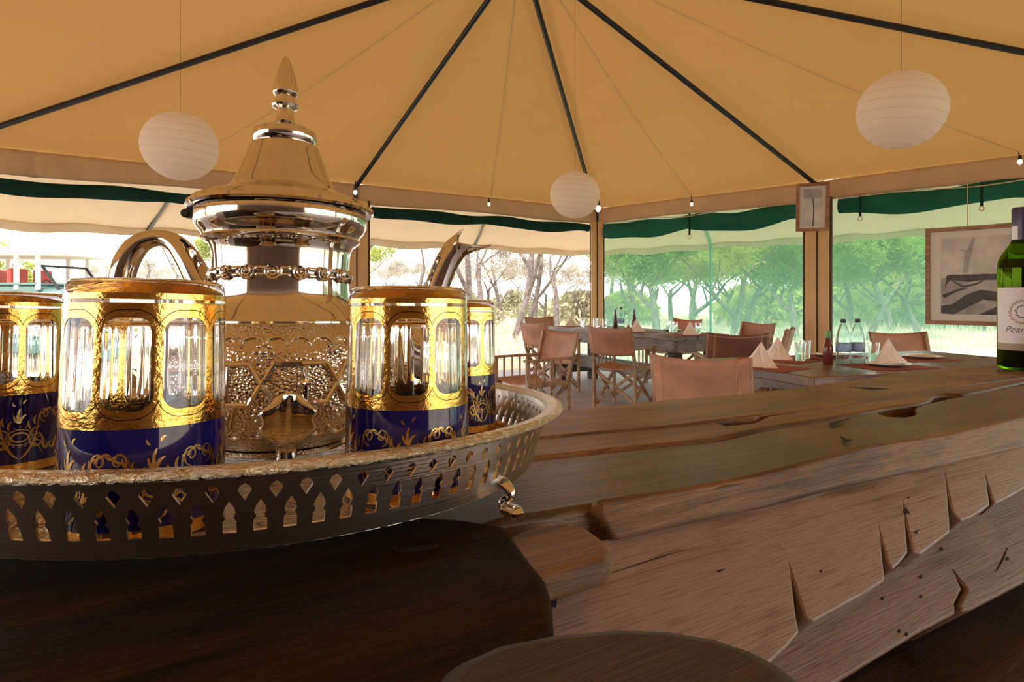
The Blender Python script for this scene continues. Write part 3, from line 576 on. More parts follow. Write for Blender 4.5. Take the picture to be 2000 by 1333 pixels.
# ------------------------------------------------------------------ teapot
MP = MT @ Matrix.Translation((0.009, 0.002, FL+0.0005))
pot = empty('teapot', MP, 'polished silver teapot with tall domed lid and curved spout', 'teapot')
mm = lambda L: [(r*0.001, z*0.001) for r, z in L]
body_prof = [(36, 6), (40, 8), (47, 13), (54, 21), (58, 31), (59.5, 41), (59, 51), (57, 60), (52.5, 68), (49, 72), (45.5, 75)]
bp2 = [(p.x, p.y) for p in spline([(a, b) for a, b in body_prof], 5)]
MB().lathe(mm(bp2), 96).build('chased_body', 'silver_chased', pot)
MB().lathe(mm([(p.x, p.y) for p in spline([(46, 74.6), (45.8, 76.2), (44, 78.5), (41, 82.5), (38.9, 88), (38.3, 97), (38.4, 108), (39, 116), (40.5, 120.6)], 5)]), 96).build('neck', 'silver', pot)
MB().lathe(mm([(40.4, 120.4), (42.6, 121.6), (44.6, 123.4), (44.0, 124.6), (44.4, 126.5), (46.6, 129), (48.4, 133), (48.7, 137), (48.2, 140), (47.0, 140.8), (44, 141)]), 96).build('collar', 'silver', pot)
MB().lathe(mm([(0.1, 7), (30, 6.6), (35, 6), (38, 4.2), (38.4, 3.4), (36, 2.4), (0.1, 2.6)]), 64).build('base_ring', 'silver', pot)
def body_r(z):
    for i in range(len(bp2)-1):
        (r0, z0), (r1, z1) = bp2[i], bp2[i+1]
        if z0 <= z <= z1 or z1 <= z <= z0: return r0+(r1-r0)*((z-z0)/(z1-z0) if z1 != z0 else 0)
    return 50
def on_body(a, z, off=0.3): r = (body_r(z)+off)*0.001; return Vector((r*math.cos(a), r*math.sin(a), z*0.001))
mb = MB(); NU = 10
for k in range(NU):
    a0 = TAU*k/NU+R(12); da = TAU/NU
    for pts in ([(0, 54), (0.34, 54), (0.66, 34), (1, 34)], [(0, 34), (0.34, 34), (0.66, 54), (1, 54)]) if k % 1 == 0 else ():
        q = []
        for i in range(len(pts)-1):
            for s in range(7): q.append(on_body(a0+da*(pts[i][0]+(pts[i+1][0]-pts[i][0])*s/7), pts[i][1]+(pts[i+1][1]-pts[i][1])*s/7, 0.4))
        q.append(on_body(a0+da*pts[-1][0], pts[-1][1], 0.4)); mb.tube(q, 0.0023, 8, flat=0.7)
    q = [on_body(a0+da*0.06, 34+20*s/8, 0.3) for s in range(9)]; mb.tube(q, 0.0019, 8, flat=0.7)
    q = [on_body(a0+da*0.86+da*0.14*s/6, 34-14*s/6, 0.3) for s in range(7)]; mb.tube(q, 0.0017, 8, flat=0.7)
    q = [on_body(a0+da*0.14-da*0.14*s/6, 34-14*s/6, 0.3) for s in range(7)]; mb.tube(q, 0.0017, 8, flat=0.7)
mb.build('strapwork', 'silver', pot)
for z0, dz in ((63.5, 4), (19.5, -4)):
    mb = MB()
    for k in range(30):
        a = TAU*k/30; mb.tube([on_body(a-TAU/60*math.cos(s*PI/8)*1.02, z0+dz*math.sin(s*PI/8)) for s in range(9)], 0.0009, 6)
    mb.build('scallop_border', 'silver', pot)
mb = MB()
for k in range(10):
    for f_, z in ((0.5, 28.5), (0.5, 60), (0.0, 44)):
        p = on_body(TAU*(k+f_)/10+R(12), z, 0.2); mb.sphere(p, 0.0026, 10, 6)
        for j in range(8): mb.sphere(on_body(TAU*(k+f_)/10+R(12)+0.07*math.cos(j*TAU/8), z+4.1*math.sin(j*TAU/8), 0.2), 0.0011, 8, 5)
mb.build('beading', 'silver', pot)
rose = None
for k in range(18):
    M = MP @ Matrix.Rotation(TAU*k/18+R(3), 4, 'Z') @ Matrix.Translation((0.0386, 0, 0.1025))
    if rose is None:
        mb = MB(); q = []
        for s in range(40): a = s/40*TAU*2.1; r = 0.0008+0.0036*s/40; q.append((0.0006+0.0010*(1-s/40), r*math.cos(a), r*math.sin(a)))
        mb.tube(q, 0.0009, 6); mb.sphere((0.0014, 0, 0), 0.0013, 8, 6)
        for sy in (-1, 1):
            for sz in (-0.7, 0.6): mb.sphere((0.0, sy*0.0058, sz*0.0028), 0.0019, 8, 6, (0.5, 1.15, 0.75))
        rose = mb.build('rosette', 'silver', pot, M)
    else:
        c = rose.copy(); C.objects.link(c); place(c, pot, M)
lid = MB().lathe(mm([(48, 140.6), (51.5, 140.2), (52.7, 141.4), (52.4, 143.2), (50.8, 144.4), (49.6, 146), (47.8, 147), (43.5, 148.6), (40, 149.6), (36.5, 150.8), (33, 152.6), (30.2, 155), (28.2, 158), (26.4, 162), (24.6, 167), (22.7, 172), (20.8, 177), (19.8, 180), (18.6, 181.2), (17.0, 181.8)]), 96).build('lid', 'silver', pot)
MB().lathe(mm([(16.6, 181.6), (17.4, 183), (18.2, 184.8), (18.4, 187.5), (17.6, 189.6), (15, 191.2), (11.8, 192.2), (10.6, 192.9), (9.4, 192.9), (6.6, 194.4), (5.2, 197), (4.8, 201), (5.0, 203.4), (7.3, 204.6), (7.8, 205.8), (7.2, 207.2), (5.6, 208), (5.5, 211), (6.9, 212.4), (7.3, 213.6), (6.9, 214.8), (7.1, 216), (6.8, 218), (6.0, 222.5), (4.8, 227), (3.3, 231.5), (1.8, 234.8), (0.8, 236), (0.02, 236.3)]), 64).build('finial', 'silver', lid, MP)
def pp(px, py): return Vector(((px-549)/3.288*0.001, 0, ((580-py)/3.288+87)*0.001))
hp = spline([pp(*p) for p in ((430, 596), (404, 572), (384, 536), (362, 496), (338, 466), (306, 453), (268, 464), (243, 498), (232, 545), (229, 610), (242, 690), (290, 750), (360, 775), (400, 775))], 8)
hr_ = []
for i in range(len(hp)):
    s = i/(len(hp)-1); hr_.append(0.001*(7.4-2.4*math.exp(-((s-0.38)/0.10)**2)+0.6*math.exp(-((s-0.15)/0.08)**2)-1.6*max(0, s-0.75)*4*0.5))
MB().tube(hp, hr_, 24).build('handle', 'silver', pot)
mb = MB(); mb.box((-0.0565, -0.006, 0.137), (-0.049, 0.006, 0.1425)); mb.tube([(-0.056, -0.007, 0.1395), (-0.056, 0.007, 0.1395)], 0.0026, 10); mb.build('hinge', 'black_pole', pot, bevel=0.0006)
def spout():
    path = spline([pp(*p) for p in ((690, 800), (735, 765), (782, 712), (818, 648), (842, 588), (856, 540), (872, 500), (889, 474))], 6)
    seg = 24; n = len(path); mb = MB(); vs = []; fs = []
    tip_u = pp(904, 437); tip_r = pp(961, 467)
    rings = []
    for i, p in enumerate(path):
        d = (path[min(i+1, n-1)]-path[max(i-1, 0)]).normalized(); a = Vector((d.z, 0, -d.x)); b = Vector((0, 1, 0)); s = i/(n-1)
        r = 0.001*(13.0-8.5*min(1, s*1.25)+1.6*max(0, s-0.8)*5*0.35); r = max(r, 0.0066)
        rings.append([p+a*math.cos(t*TAU/seg)*r+b*math.sin(t*TAU/seg)*r for t in range(seg)])
    last = rings[-1]; d = (path[-1]-path[-2]).normalized()
    for st in (0.35, 0.7, 1.0):
        ring = []
        for t in range(seg):
            c = math.cos(t*TAU/seg); p = last[t]+d*0.0035*st
            if c > 0: w = (c**1.6)*(st**1.3); q = p.lerp(tip_r, w*0.995); q.y = p.y*(1-w*0.9)*(1+0.25*st*(1-c))
            else: w = ((-c)**1.6)*(st**1.2); q = p.lerp(tip_u, w*0.995); q.y = p.y*(1-w*0.9)*(1+0.25*st*(1+c))
            ring.append(q)
        rings.append(ring)
    for r_ in rings: vs += r_
    m = len(rings)
    for i in range(m-1):
        for k in range(seg): l = (k+1) % seg; fs.append((i*seg+k, i*seg+l, (i+1)*seg+l, (i+1)*seg+k))
    return mb.add(vs, fs)
spout().build('spout', 'silver', pot, solid=0.0012, angle=70)
foot = None
for k in range(4):
    M = MP @ Matrix.Rotation(-PI/2+R(24)+k*PI/2, 4, 'Z')
    if foot is None:
        def ff(u, v):
            x = 2*u-1
            wd = 0.0042+0.0006*math.cos(v*20) if v < 0.28 else (0.0040+0.0092*max(0.0, math.sin(PI*min(1.0, (v-0.28)/0.74)))**0.8)*(1+0.10*math.cos(v*24))
            z = 0.0004+0.0405*v-0.0050*abs(x)**1.4*max(0.0, v-0.35)
            ro = 0.0475+0.0135*math.sin(v*PI*0.58)+0.0034*(1-x*x)*(0.35+0.65*v)+0.0016*math.exp(-(x/0.16)**2)*v-0.0035*math.exp(-((v-0.24)/0.09)**2)+0.003*math.exp(-(v/0.08)**2)
            return (ro, x*wd, z)
        mb = MB().grid(ff, 16, 22); foot = mb.build('leaf_foot', 'silver', pot, M, solid=0.003, angle=70)
    else:
        c = foot.copy(); C.objects.link(c); place(c, pot, M)
# ------------------------------------------------------------------ gilded tea glasses, standing mouth down
GH = 0.091
def fili(mb, a0, seed):
    rnd = random.Random(seed); rc = lambda z: 0.0276-(z/GH)*0.0010+0.00018
    def poly(pts, wd):
        pts = [(s, z*1.28+0.001) for s, z in pts]; q = []
        for s, z in pts: r = rc(z); a = a0+s/0.0272; q.append(Vector((r*math.cos(a), r*math.sin(a), z)))
        n = len(q); vs = []; fs = []
        for i in range(n):
            s0, z0 = pts[max(i-1, 0)]; s1, z1 = pts[min(i+1, n-1)]; L = math.hypot(s1-s0, z1-z0) or 1e-9; ds, dz = (s1-s0)/L, (z1-z0)/L
            w = wd*0.85*(0.35+0.65*math.sin(PI*min(1, 0.12+i/(n-1)*0.88)))
            for sg in (-1, 1):
                s, z = pts[i][0]-dz*w*sg, pts[i][1]+ds*w*sg; r = rc(z); a = a0+s/0.0272; vs.append((r*math.cos(a), r*math.sin(a), z))
        fs = [(2*i, 2*i+1, 2*i+3, 2*i+2) for i in range(n-1)]; mb.add(vs, fs)
    def spiral(s, z, r, turns, ph, dirn, wd): poly([(s+r*(1-k/44)*math.cos(ph+dirn*TAU*turns*k/44), z+r*(1-k/44)*math.sin(ph+dirn*TAU*turns*k/44)) for k in range(43)], wd)
    def leaf(s, z, l, an, wd=0.0008): poly([(s+math.cos(an)*l*k/6-math.sin(an)*0.18*l*math.sin(PI*k/6), z+math.sin(an)*l*k/6+math.cos(an)*0.18*l*math.sin(PI*k/6)) for k in range(7)], wd)
    for sg in (-1, 1):
        spiral(sg*0.0075, 0.0125, 0.0045, 1.7, PI/2-sg*0.4, sg, 0.00050)
        spiral(sg*0.0112, 0.0215, 0.0030, 1.5, -PI/2, -sg, 0.0004)
        poly([(sg*(0.0005+0.0075*math.sin(k/12*PI/2)), 0.0055+0.0165*(k/12)**1.4) for k in range(13)], 0.0005)
        for j in range(5): leaf(sg*(0.0045+0.0018*j), 0.0165+0.0016*j, 0.0034, PI/2+sg*(0.3-0.45*j), 0.0006)
        for j in range(3): poly([(sg*(0.0025+0.0012*j+0.0075*k/9), 0.0062+0.0014*j+0.0042*math.sin(PI*k/9)) for k in range(10)], 0.00035)
        leaf(sg*0.0122, 0.0078, 0.004, PI/2+sg*0.5); leaf(sg*0.0122, 0.0078, 0.004, PI/2-sg*0.9)
    poly([(0.0052*math.cos(k/30*TAU), 0.0135+0.0030*math.sin(k/30*TAU)) for k in range(31)], 0.00035)
    poly([(0.0034*math.cos(k/30*TAU), 0.0135+0.0017*math.sin(k/30*TAU)) for k in range(31)], 0.00055)
    for j in range(16): s, z = 0.0061*math.cos(j/16*TAU), 0.0135+0.0038*math.sin(j/16*TAU); leaf(s-0.0003, z, 0.0007, 0, 0.0003)
    for j, an in enumerate((PI/2, PI/2+0.7, PI/2-0.7)): leaf(0.0, 0.0190, 0.0055 if j == 0 else 0.004, an, 0.0007)
    leaf(0.0012, 0.0262, 0.0020, 0.8, 0.0005); leaf(-0.0020, 0.0255, 0.0018, 2.2, 0.0005)
def tea_glass(x, y, rot, label, first=[None]):
    M = MT @ Matrix.Translation((x, y, FL+0.0004)) @ Matrix.Rotation(rot, 4, 'Z')
    if first[0] is None:
        o = empty('tea_glass', M, label, 'glass', 'gilded tea glasses on the tray')
        seg = 108; mb = MB(); prof_o = [(0.0275, 0.0005), (0.0274, 0.003), (0.0264, GH-0.006), (0.0260, GH-0.002), (0.0246, GH-0.0004), (0.018, GH-0.0002), (0.0001, GH-0.0012)]
        prof_i = [(0.0001, GH-0.011), (0.018, GH-0.0105), (0.0225, GH-0.0125), (0.0236, GH-0.017), (0.0248, 0.03), (0.0255, 0.004), (0.0265, 0.0)]
        vs = []; fs = []; al = prof_o[::-1]+[(0.0270, 0.0)]+prof_i[::-1]
        for (r, z) in al:
            inner = (r, z) in prof_i and 0.003 < z < GH-0.012
            for k in range(seg): a = TAU*k/seg; rr = r*(1+(0.010*math.cos(27*a)+0.006*math.cos(9*a) if inner else 0)); vs.append((rr*math.cos(a), rr*math.sin(a), z))
        for i in range(len(al)-1):
            for k in range(seg): l = (k+1) % seg; fs.append((i*seg+k, i*seg+l, (i+1)*seg+l, (i+1)*seg+k))
        mb.add(vs, fs).build('glass_wall', 'clear_glass', o, M, angle=60)
        mb = MB(); mb.lathe([(0.02756-0.001*k/40+0.00002, 0.0012+k/40*(GH-0.0068)) for k in range(41)], 144)
        mb.build('gilt_decoration', 'gilt_and_cobalt_print', o, M, label='gold arcade and cobalt blue band')
        mb = MB()
        for k in range(6): fili(mb, TAU*k/6, k)
        mb.build('gold_scrollwork', 'gold', o, M, smooth=False)
        first[0] = o; return o
    return copy_tree(first[0], M, label)
tea_glass(0.008, -0.131, R(8), 'gilded blue tea glass upside down before the teapot handle')
tea_glass(0.099, -0.085, R(41), 'gilded blue tea glass upside down in front of the spout')
tea_glass(0.107, 0.074, R(14), 'gilded blue tea glass upside down behind the glass by the spout')
tea_glass(-0.120, -0.042, R(25), 'gilded blue tea glass upside down farthest from the spout')
# ------------------------------------------------------------------ wine bottle
BX, BY = 0.9545, 1.15; BZ = CAMZ-0.092-0.04*(BY-0.037)+0.0005
wb = empty('wine_bottle', (BX, BY, BZ), 'green glass red wine bottle with white label on the bar', 'bottle')
VO = [(0.001, 0.002), (0.030, 0.0), (0.0355, 0.002), (0.0372, 0.007), (0.0373, 0.1), (0.0372, 0.188), (0.0362, 0.2), (0.0325, 0.212), (0.026, 0.223), (0.019, 0.233), (0.0152, 0.243), (0.0142, 0.255), (0.0140, 0.296), (0.0095, 0.297)]
VI = [(0.0095, 0.29), (0.0115, 0.255), (0.0128, 0.243), (0.0166, 0.233), (0.0236, 0.222), (0.030, 0.2115), (0.0351, 0.2), (0.0362, 0.188), (0.0363, 0.01), (0.034, 0.006), (0.001, 0.014)]
MB().lathe(VO+VI, 64).build('glass_body', 'bottle_green', wb, angle=60)
MB().lathe([(0.001, 0.0145), (0.034, 0.0066), (0.0361, 0.0105), (0.03615, 0.188), (0.0350, 0.1995), (0.0325, 0.206), (0.001, 0.206)], 48).build('wine', 'wine', wb, angle=60)
MB().lathe([(0.0150, 0.236), (0.0154, 0.240), (0.0153, 0.258), (0.0150, 0.262), (0.0153, 0.265), (0.0153, 0.300), (0.0140, 0.303), (0.001, 0.3035)], 48).build('screw_capsule', 'capsule', wb)
fa = math.atan2(-BY, -BX)
def wrap(r, s, z): a = fa+s/r; return Vector((r*math.cos(a), r*math.sin(a), z))
def patch(name, mat, r, s0, s1, z0, z1, lbl=None): return MB().grid(lambda u, v: wrap(r, s0+(s1-s0)*u, z0+(z1-z0)*v), 40, 2).build(name, mat, wb, label=lbl)
patch('label', 'label_white', 0.03765, -0.046, 0.052, 0.050, 0.153, 'white paper label')
patch('label_band', 'label_olive', 0.0377, -0.046, 0.052, 0.037, 0.050)
patch('neck_sticker', 'label_white', 0.0157, -0.019, -0.006, 0.243, 0.268)
LR = 0.03785
def stroke(mb, s, z, l, an, wd, r=LR):
    pts = [(s+math.cos(an)*l*(k/6-0.5), z+math.sin(an)*l*(k/6-0.5)) for k in range(7)]; vs = []
    for k, (a, b) in enumerate(pts):
        w = wd*(0.3+0.7*math.sin(PI*(0.1+0.8*k/6)))
        for sg in (-1, 1): vs.append(wrap(r, a-math.sin(an)*w*sg, b+math.cos(an)*w*sg))
    mb.add(vs, [(2*k, 2*k+1, 2*k+3, 2*k+2) for k in range(6)])
mb = MB()
for k in range(18):
    t = TAU*k/18+0.1; stroke(mb, 0.002+0.0195*math.cos(t), 0.108+0.0205*math.sin(t), 0.0105, t+PI/2+0.5, 0.0013)
mb.build('emblem_wreath', 'label_gold', wb, smooth=False)
mb = MB()
for k in range(9):
    t = R(40)+R(280)*k/8; stroke(mb, 0.003+0.0115*math.cos(t), 0.1085+0.0115*math.sin(t), 0.0078, t+PI/2+0.35, 0.0010)
mb.build('emblem_ring', 'ink', wb, smooth=False)
mb = MB(); stroke(mb, 0.003, 0.147, 0.075, 0, 0.0002); stroke(mb, 0.0, 0.0585, 0.010, 0, 0.0004); mb.build('label_rule', 'ink', wb, smooth=False)
cu = bpy.data.curves.new('text', 'FONT'); cu.body = 'Pearl'; cu.size = 0.0165; cu.shear = 0.35; cu.resolution_u = 4
to = bpy.data.objects.new('text', cu); C.objects.link(to); bpy.context.view_layer.update()
tm = to.evaluated_get(bpy.context.evaluated_depsgraph_get()).to_mesh(); tv = [tuple(v.co) for v in tm.vertices]; tf = [tuple(p.vertices) for p in tm.polygons]
bpy.data.objects.remove(to); bpy.data.curves.remove(cu)
MB().add([wrap(LR, -0.0265+x, 0.0705+y) for x, y, z in tv], tf).build('label_lettering', 'ink', wb, smooth=False)
# ------------------------------------------------------------------ dining tables
def table(name, M, L, Wd, h, th, mat, legmat, label, apron, leg, nplanks, stretcher=False):
    o = empty(name, M, label, 'table')
    for k in range(nplanks):
        y0 = k*Wd/nplanks; MB().box((0, y0+0.002, h-th), (L, y0+Wd/nplanks-0.002, h)).build('top_plank', mat, o, bevel=0.005)
    for a, b in (((0.06, 0.05, h-th-apron), (L-0.06, 0.085, h-th)), ((0.06, Wd-0.085, h-th-apron), (L-0.06, Wd-0.05, h-th)), ((0.05, 0.085, h-th-apron), (0.085, Wd-0.085, h-th)), ((L-0.085, 0.085, h-th-apron), (L-0.05, Wd-0.085, h-th))):
        MB().box(a, b).build('apron', mat, o, bevel=0.004)
    for x in (0.09, L-0.09-leg):
        for y in (0.09, Wd-0.09-leg): MB().box((x, y, 0), (x+leg, y+leg, h-th)).build('leg', legmat, o, bevel=0.006)
    if stretcher:
        MB().box((0.12, Wd*0.42, 0.20), (L-0.12, Wd*0.58, 0.36)).build('stretcher', 'old_table_wood', o, bevel=0.01)
        for x in (0.12, L-0.12-leg): MB().box((x, 0.1, 0.12), (x+leg, Wd-0.1, 0.22)).build('foot_beam', legmat, o, bevel=0.01)
    return o
TH = 0.75
# near table
ua = R(18); MN = Matrix.Translation((1.535, 3.115, 0)) @ Matrix.Rotation(ua, 4, 'Z'); LN, WN = 2.0, 1.0
table('dining_table', MN, LN, WN, TH, 0.055, 'table_wood', 'dark_leg_wood', 'polished brown dining table just behind the bar counter', 0.09, 0.09, 1)
# far table
v_ = Vector((1.50, -2.80, 0)).normalized(); fb = math.atan2(v_.y, v_.x); MF = Matrix.Translation((0.50, 8.55, 0)) @ Matrix.Rotation(fb, 4, 'Z'); LF_, WF = 2.5, 0.80
table('dining_table', MF, LF_, WF, TH, 0.05, 'old_table_wood', 'dark_leg_wood', 'long weathered grey dining table by the corner post', 0.13, 0.11, 5, True)
# ------------------------------------------------------------------ safari chairs
def chair(leather):
    o = empty('safari_chair', Matrix.Identity(4), 'x', 'chair', 'leather safari chairs around the dining tables')
    hw, hd = 0.235, 0.215; s = 0.030; sh = 0.44; ah = 0.635; bh = 0.85
    for sx in (-1, 1):
        x = sx*hw
        MB().bar((x, hd, 0), (x, hd, ah-0.01), s, s, (0, 1, 0)).build('front_leg', 'chair_wood', o, bevel=0.003)
        mb = MB(); mb.bar((x, -hd, 0), (x, -hd, sh+0.05), s, s, (0, 1, 0)); mb.build('rear_leg', 'chair_wood', o, bevel=0.003)
        MB().bar((x, -hd, sh+0.03), (x, -hd-0.10, bh), s, s*0.85, (0, 1, 0)).build('back_post', 'chair_wood', o, bevel=0.003)
        MB().bar((x, -hd-0.055, ah), (x, hd+0.03, ah), 0.05, 0.02).build('arm', 'chair_wood', o, bevel=0.004)
        MB().bar((x, -hd, sh-0.01), (x, hd, sh-0.01), s*0.8, s*1.3).build('side_rail', 'chair_wood', o, bevel=0.003)
        for k in range(4):
            y = -hd+(k+1)*2*hd/5; MB().tube([(x, y, sh), (x, y, ah-0.005)], 0.0085, 8).build('spindle', 'chair_wood', o)
        MB().bar((x*0.93, -hd+0.02, sh-0.03), (x*0.93, hd-0.01, 0.05), 0.016, 0.028, (1, 0, 0)).build('side_brace', 'chair_wood', o)
        MB().bar((x*0.86, hd-0.02, sh-0.03), (x*0.86, -hd+0.01, 0.05), 0.016, 0.028, (1, 0, 0)).build('side_brace', 'chair_wood', o)
    for y in (-hd+0.02, hd-0.02):
        MB().bar((-hw, y, sh-0.04), (hw, y+0.012, 0.07), 0.03, 0.016, (0, 1, 0)).build('cross_brace', 'chair_wood', o)
        MB().bar((hw, y-0.012, sh-0.04), (-hw, y, 0.07), 0.03, 0.016, (0, 1, 0)).build('cross_brace', 'chair_wood', o)
    MB().grid(lambda u, v: (-hw-0.012+2*(hw+0.012)*u, -hd+0.01+2*(hd-0.01)*v, sh+0.012-0.035*math.sin(PI*u)), 14, 6).build('seat', leather, o, solid=0.006)
    def bf(u, v):
        z = 0.58+v*(bh+0.012-0.58)-0.022*math.sin(PI*u)*(1.0 if v > 0.5 else 0.7); y = -hd-0.10*(z-sh-0.03)/(bh-sh-0.03)
        return (-hw-0.02+2*(hw+0.02)*u, y-0.02-0.03*math.sin(PI*u)+0.020*(abs(2*u-1)**8), z)
    b = MB().grid(bf, 22, 8).build('backrest', leather, o, solid=0.007)
    for u in (0.12, 0.14, 0.86, 0.88):
        MB().tube([Vector(bf(u, k/10))-Vector((0, 0.0045, 0)) for k in range(11)], 0.0018, 5).build('stitching', 'stitch', b, Matrix.Identity(4))
    for v in (0.06, 0.92):
        MB().tube([Vector(bf(k/20, v))-Vector((0, 0.0045, 0)) for k in range(21)], 0.0015, 5).build('stitching', 'stitch', b, Matrix.Identity(4))
    return o
protos = {}
def put_chair(x, y, face, label, leather='leather'):
    M = Matrix.Translation((x, y, 0)) @ Matrix.Rotation(face-PI/2, 4, 'Z')
    if leather not in protos:
        o = chair(leather); protos[leather] = o
        o['label'] = label
        kids = list(o.children); allk = [(k, wm(k)) for k in kids]+[(g, wm(g)) for k in kids for g in k.children]
        o.matrix_local = M; WM[o.name] = M
        for k, m in allk: WM[k.name] = M @ m
        return o
    return copy_tree(protos[leather], M, label)
put_chair(1.17, 6.42, R(52), 'leather safari chair with crossed legs pulled up to the long table')
put_chair(0.17, 5.30, R(215), 'leather safari chair just past the tray rim')
put_chair(0.50, 7.55, R(35), 'leather safari chair half hidden behind the chair past the tray rim')
put_chair(0.56, 9.06, R(-62), 'leather safari chair at the far end of the long table')
put_chair(1.11, 3.40, R(60), 'large tan leather safari chair backed up to the bar counter')
put_chair(1.92, 5.45, R(84), 'dark brown leather safari chair between the two dining tables', 'leather_dark')
put_chair(2.62, 7.12, R(205), 'tan leather safari chair on the screen side of the long table')
put_chair(2.40, 6.08, R(150), 'pale tan leather safari chair turned sideways near the canvas post')
put_chair(2.12, 8.2, R(212), 'reddish leather safari chair across the long table', 'leather_red')
put_chair(3.32, 4.95, R(-88), 'tan leather safari chair across the polished table under the picture')
put_chair(2.52, 3.12, R(112), 'tan leather safari chair half hidden behind the wine bottle')
# ------------------------------------------------------------------ things on the tables
def T_(M, x, y, rz=0.0, dz=0.0): return M @ Matrix.Translation((x, y, TH+0.0006+dz)) @ Matrix.Rotation(rz, 4, 'Z')
def onpx(px, py, M, z=TH):
    q = M.inverted() @ hit(px, py, Vector((0, 0, z)), Vector((0, 0, 1))); return q.x, q.y
protoset = {}
def clone(kind, maker, M, label, group):
    if kind not in protoset:
        o = maker(M); o['label'] = label; o['group'] = group; protoset[kind] = o; return o
    return copy_tree(protoset[kind], M, label, group)
def mk_tumbler(M):
    o = empty('tumbler', M, cat='glass')
    MB().lathe([(0.001, 0.0), (0.028, 0.0), (0.030, 0.004), (0.034, 0.12), (0.0325, 0.12), (0.0285, 0.012), (0.001, 0.010)], 28).build('glass_wall', 'clear_glass', o, M, angle=50); return o
def mk_napkin(M):
    o = empty('folded_napkin', M, cat='napkin')
    mb = MB(); top = (0.0, 0.0, 0.135)
    base = [(-0.11, -0.02), (-0.05, -0.055), (0.0, -0.035), (0.05, -0.06), (0.11, -0.015), (0.06, 0.05), (-0.05, 0.055)]
    vs = [(x, y, 0.0) for x, y in base]+[(x*0.45, y*0.55, 0.072) for x, y in base]+[(x*0.04, y*0.04, 0.14) for x, y in base]; n = len(base)
    fs = [(i, (i+1) % n, n+(i+1) % n, n+i) for i in range(n)]+[(n+i, n+(i+1) % n, 2*n+(i+1) % n, 2*n+i) for i in range(n)]+[tuple(range(2*n, 3*n)), tuple(range(n-1, -1, -1))]
    mb.add(vs, fs).build('cone', 'napkin', o, M, smooth=False)
    MB().add([(-0.115, -0.03, 0.001), (0.0, -0.075, 0.001), (0.118, -0.028, 0.001), (0.0, -0.028, 0.075)], [(0, 1, 3), (1, 2, 3), (2, 0, 3), (0, 2, 1)]).build('front_fold', 'napkin', o, M, smooth=False)
    return o
def mk_mat(M): o = MB().box((-0.21, -0.15, 0), (0.21, 0.15, 0.004)).build('placemat', 'placemat', None, M, bevel=0.001); return tag(o, cat='placemat')
def mk_plate(M): o = MB().lathe([(0.001, 0.003), (0.07, 0.003), (0.085, 0.010), (0.115, 0.016), (0.118, 0.018), (0.112, 0.019), (0.083, 0.014), (0.068, 0.008), (0.001, 0.008)], 40).build('plate', 'china', None, M, angle=70); return tag(o, cat='plate')
def mk_water(M):
    o = empty('water_bottle', M, cat='bottle')
    pr = [(0.001, 0), (0.034, 0), (0.041, 0.006), (0.0415, 0.06), (0.0395, 0.075), (0.0415, 0.09), (0.0415, 0.15), (0.038, 0.185), (0.028, 0.215), (0.016, 0.243), (0.0135, 0.25), (0.0135, 0.265)]
    MB().lathe(pr+[(r-0.0012, max(z, 0.002)) for r, z in pr[::-1][:-1]]+[(0.001, 0.002)], 32).build('plastic_body', 'water_glass', o, M, angle=60)
    MB().lathe([(0.0155, 0.252), (0.016, 0.254), (0.016, 0.274), (0.001, 0.275)], 20).build('cap', 'cap_black', o, M)
    MB().lathe([(0.042, 0.075), (0.0422, 0.076), (0.0422, 0.128), (0.042, 0.129)], 32).build('label_wrap', 'label_blue', o, M); return o
def mk_sauce(M):
    o = empty('sauce_bottle', M, cat='bottle')
    MB().lathe([(0.001, 0), (0.027, 0), (0.029, 0.004), (0.029, 0.09), (0.027, 0.11), (0.016, 0.145), (0.0125, 0.165), (0.001, 0.166)], 24).build('bottle_body', 'sauce', o, M)
    MB().lathe([(0.0135, 0.158), (0.015, 0.160), (0.0145, 0.20), (0.001, 0.202)], 20).build('cap', 'cap_green', o, M); return o
def mk_brown(M):
    o = empty('sauce_bottle', M, cat='bottle')
    MB().lathe([(0.001, 0), (0.027, 0), (0.029, 0.004), (0.029, 0.11), (0.02, 0.16), (0.0115, 0.19), (0.0115, 0.225), (0.001, 0.226)], 24).build('bottle_body', 'brown_bottle', o, M)
    MB().lathe([(0.013, 0.215), (0.0135, 0.218), (0.0132, 0.24), (0.001, 0.241)], 16).build('cap', 'cap_black', o, M); return o
def mk_shaker(M):
    o = empty('pepper_shaker', M, cat='shaker')
    MB().lathe([(0.001, 0), (0.018, 0), (0.02, 0.004), (0.016, 0.05), (0.0155, 0.055), (0.001, 0.056)], 20).build('pot', 'brown_bottle', o, M)
    MB().lathe([(0.0165, 0.054), (0.0165, 0.066), (0.008, 0.074), (0.001, 0.075)], 20).build('cap', 'steel', o, M); return o
def mk_knife(M):
    o = empty('table_knife', M, cat='knife')
    MB().box((-0.006, -0.10, 0), (0.006, -0.01, 0.005)).build('handle', 'steel', o, M, bevel=0.001); MB().prism([(-0.007, -0.01), (0.007, -0.01), (0.008, 0.08), (0.0, 0.11), (-0.007, 0.1)], 0.001, 0.003).build('blade', 'steel', o, M); return o
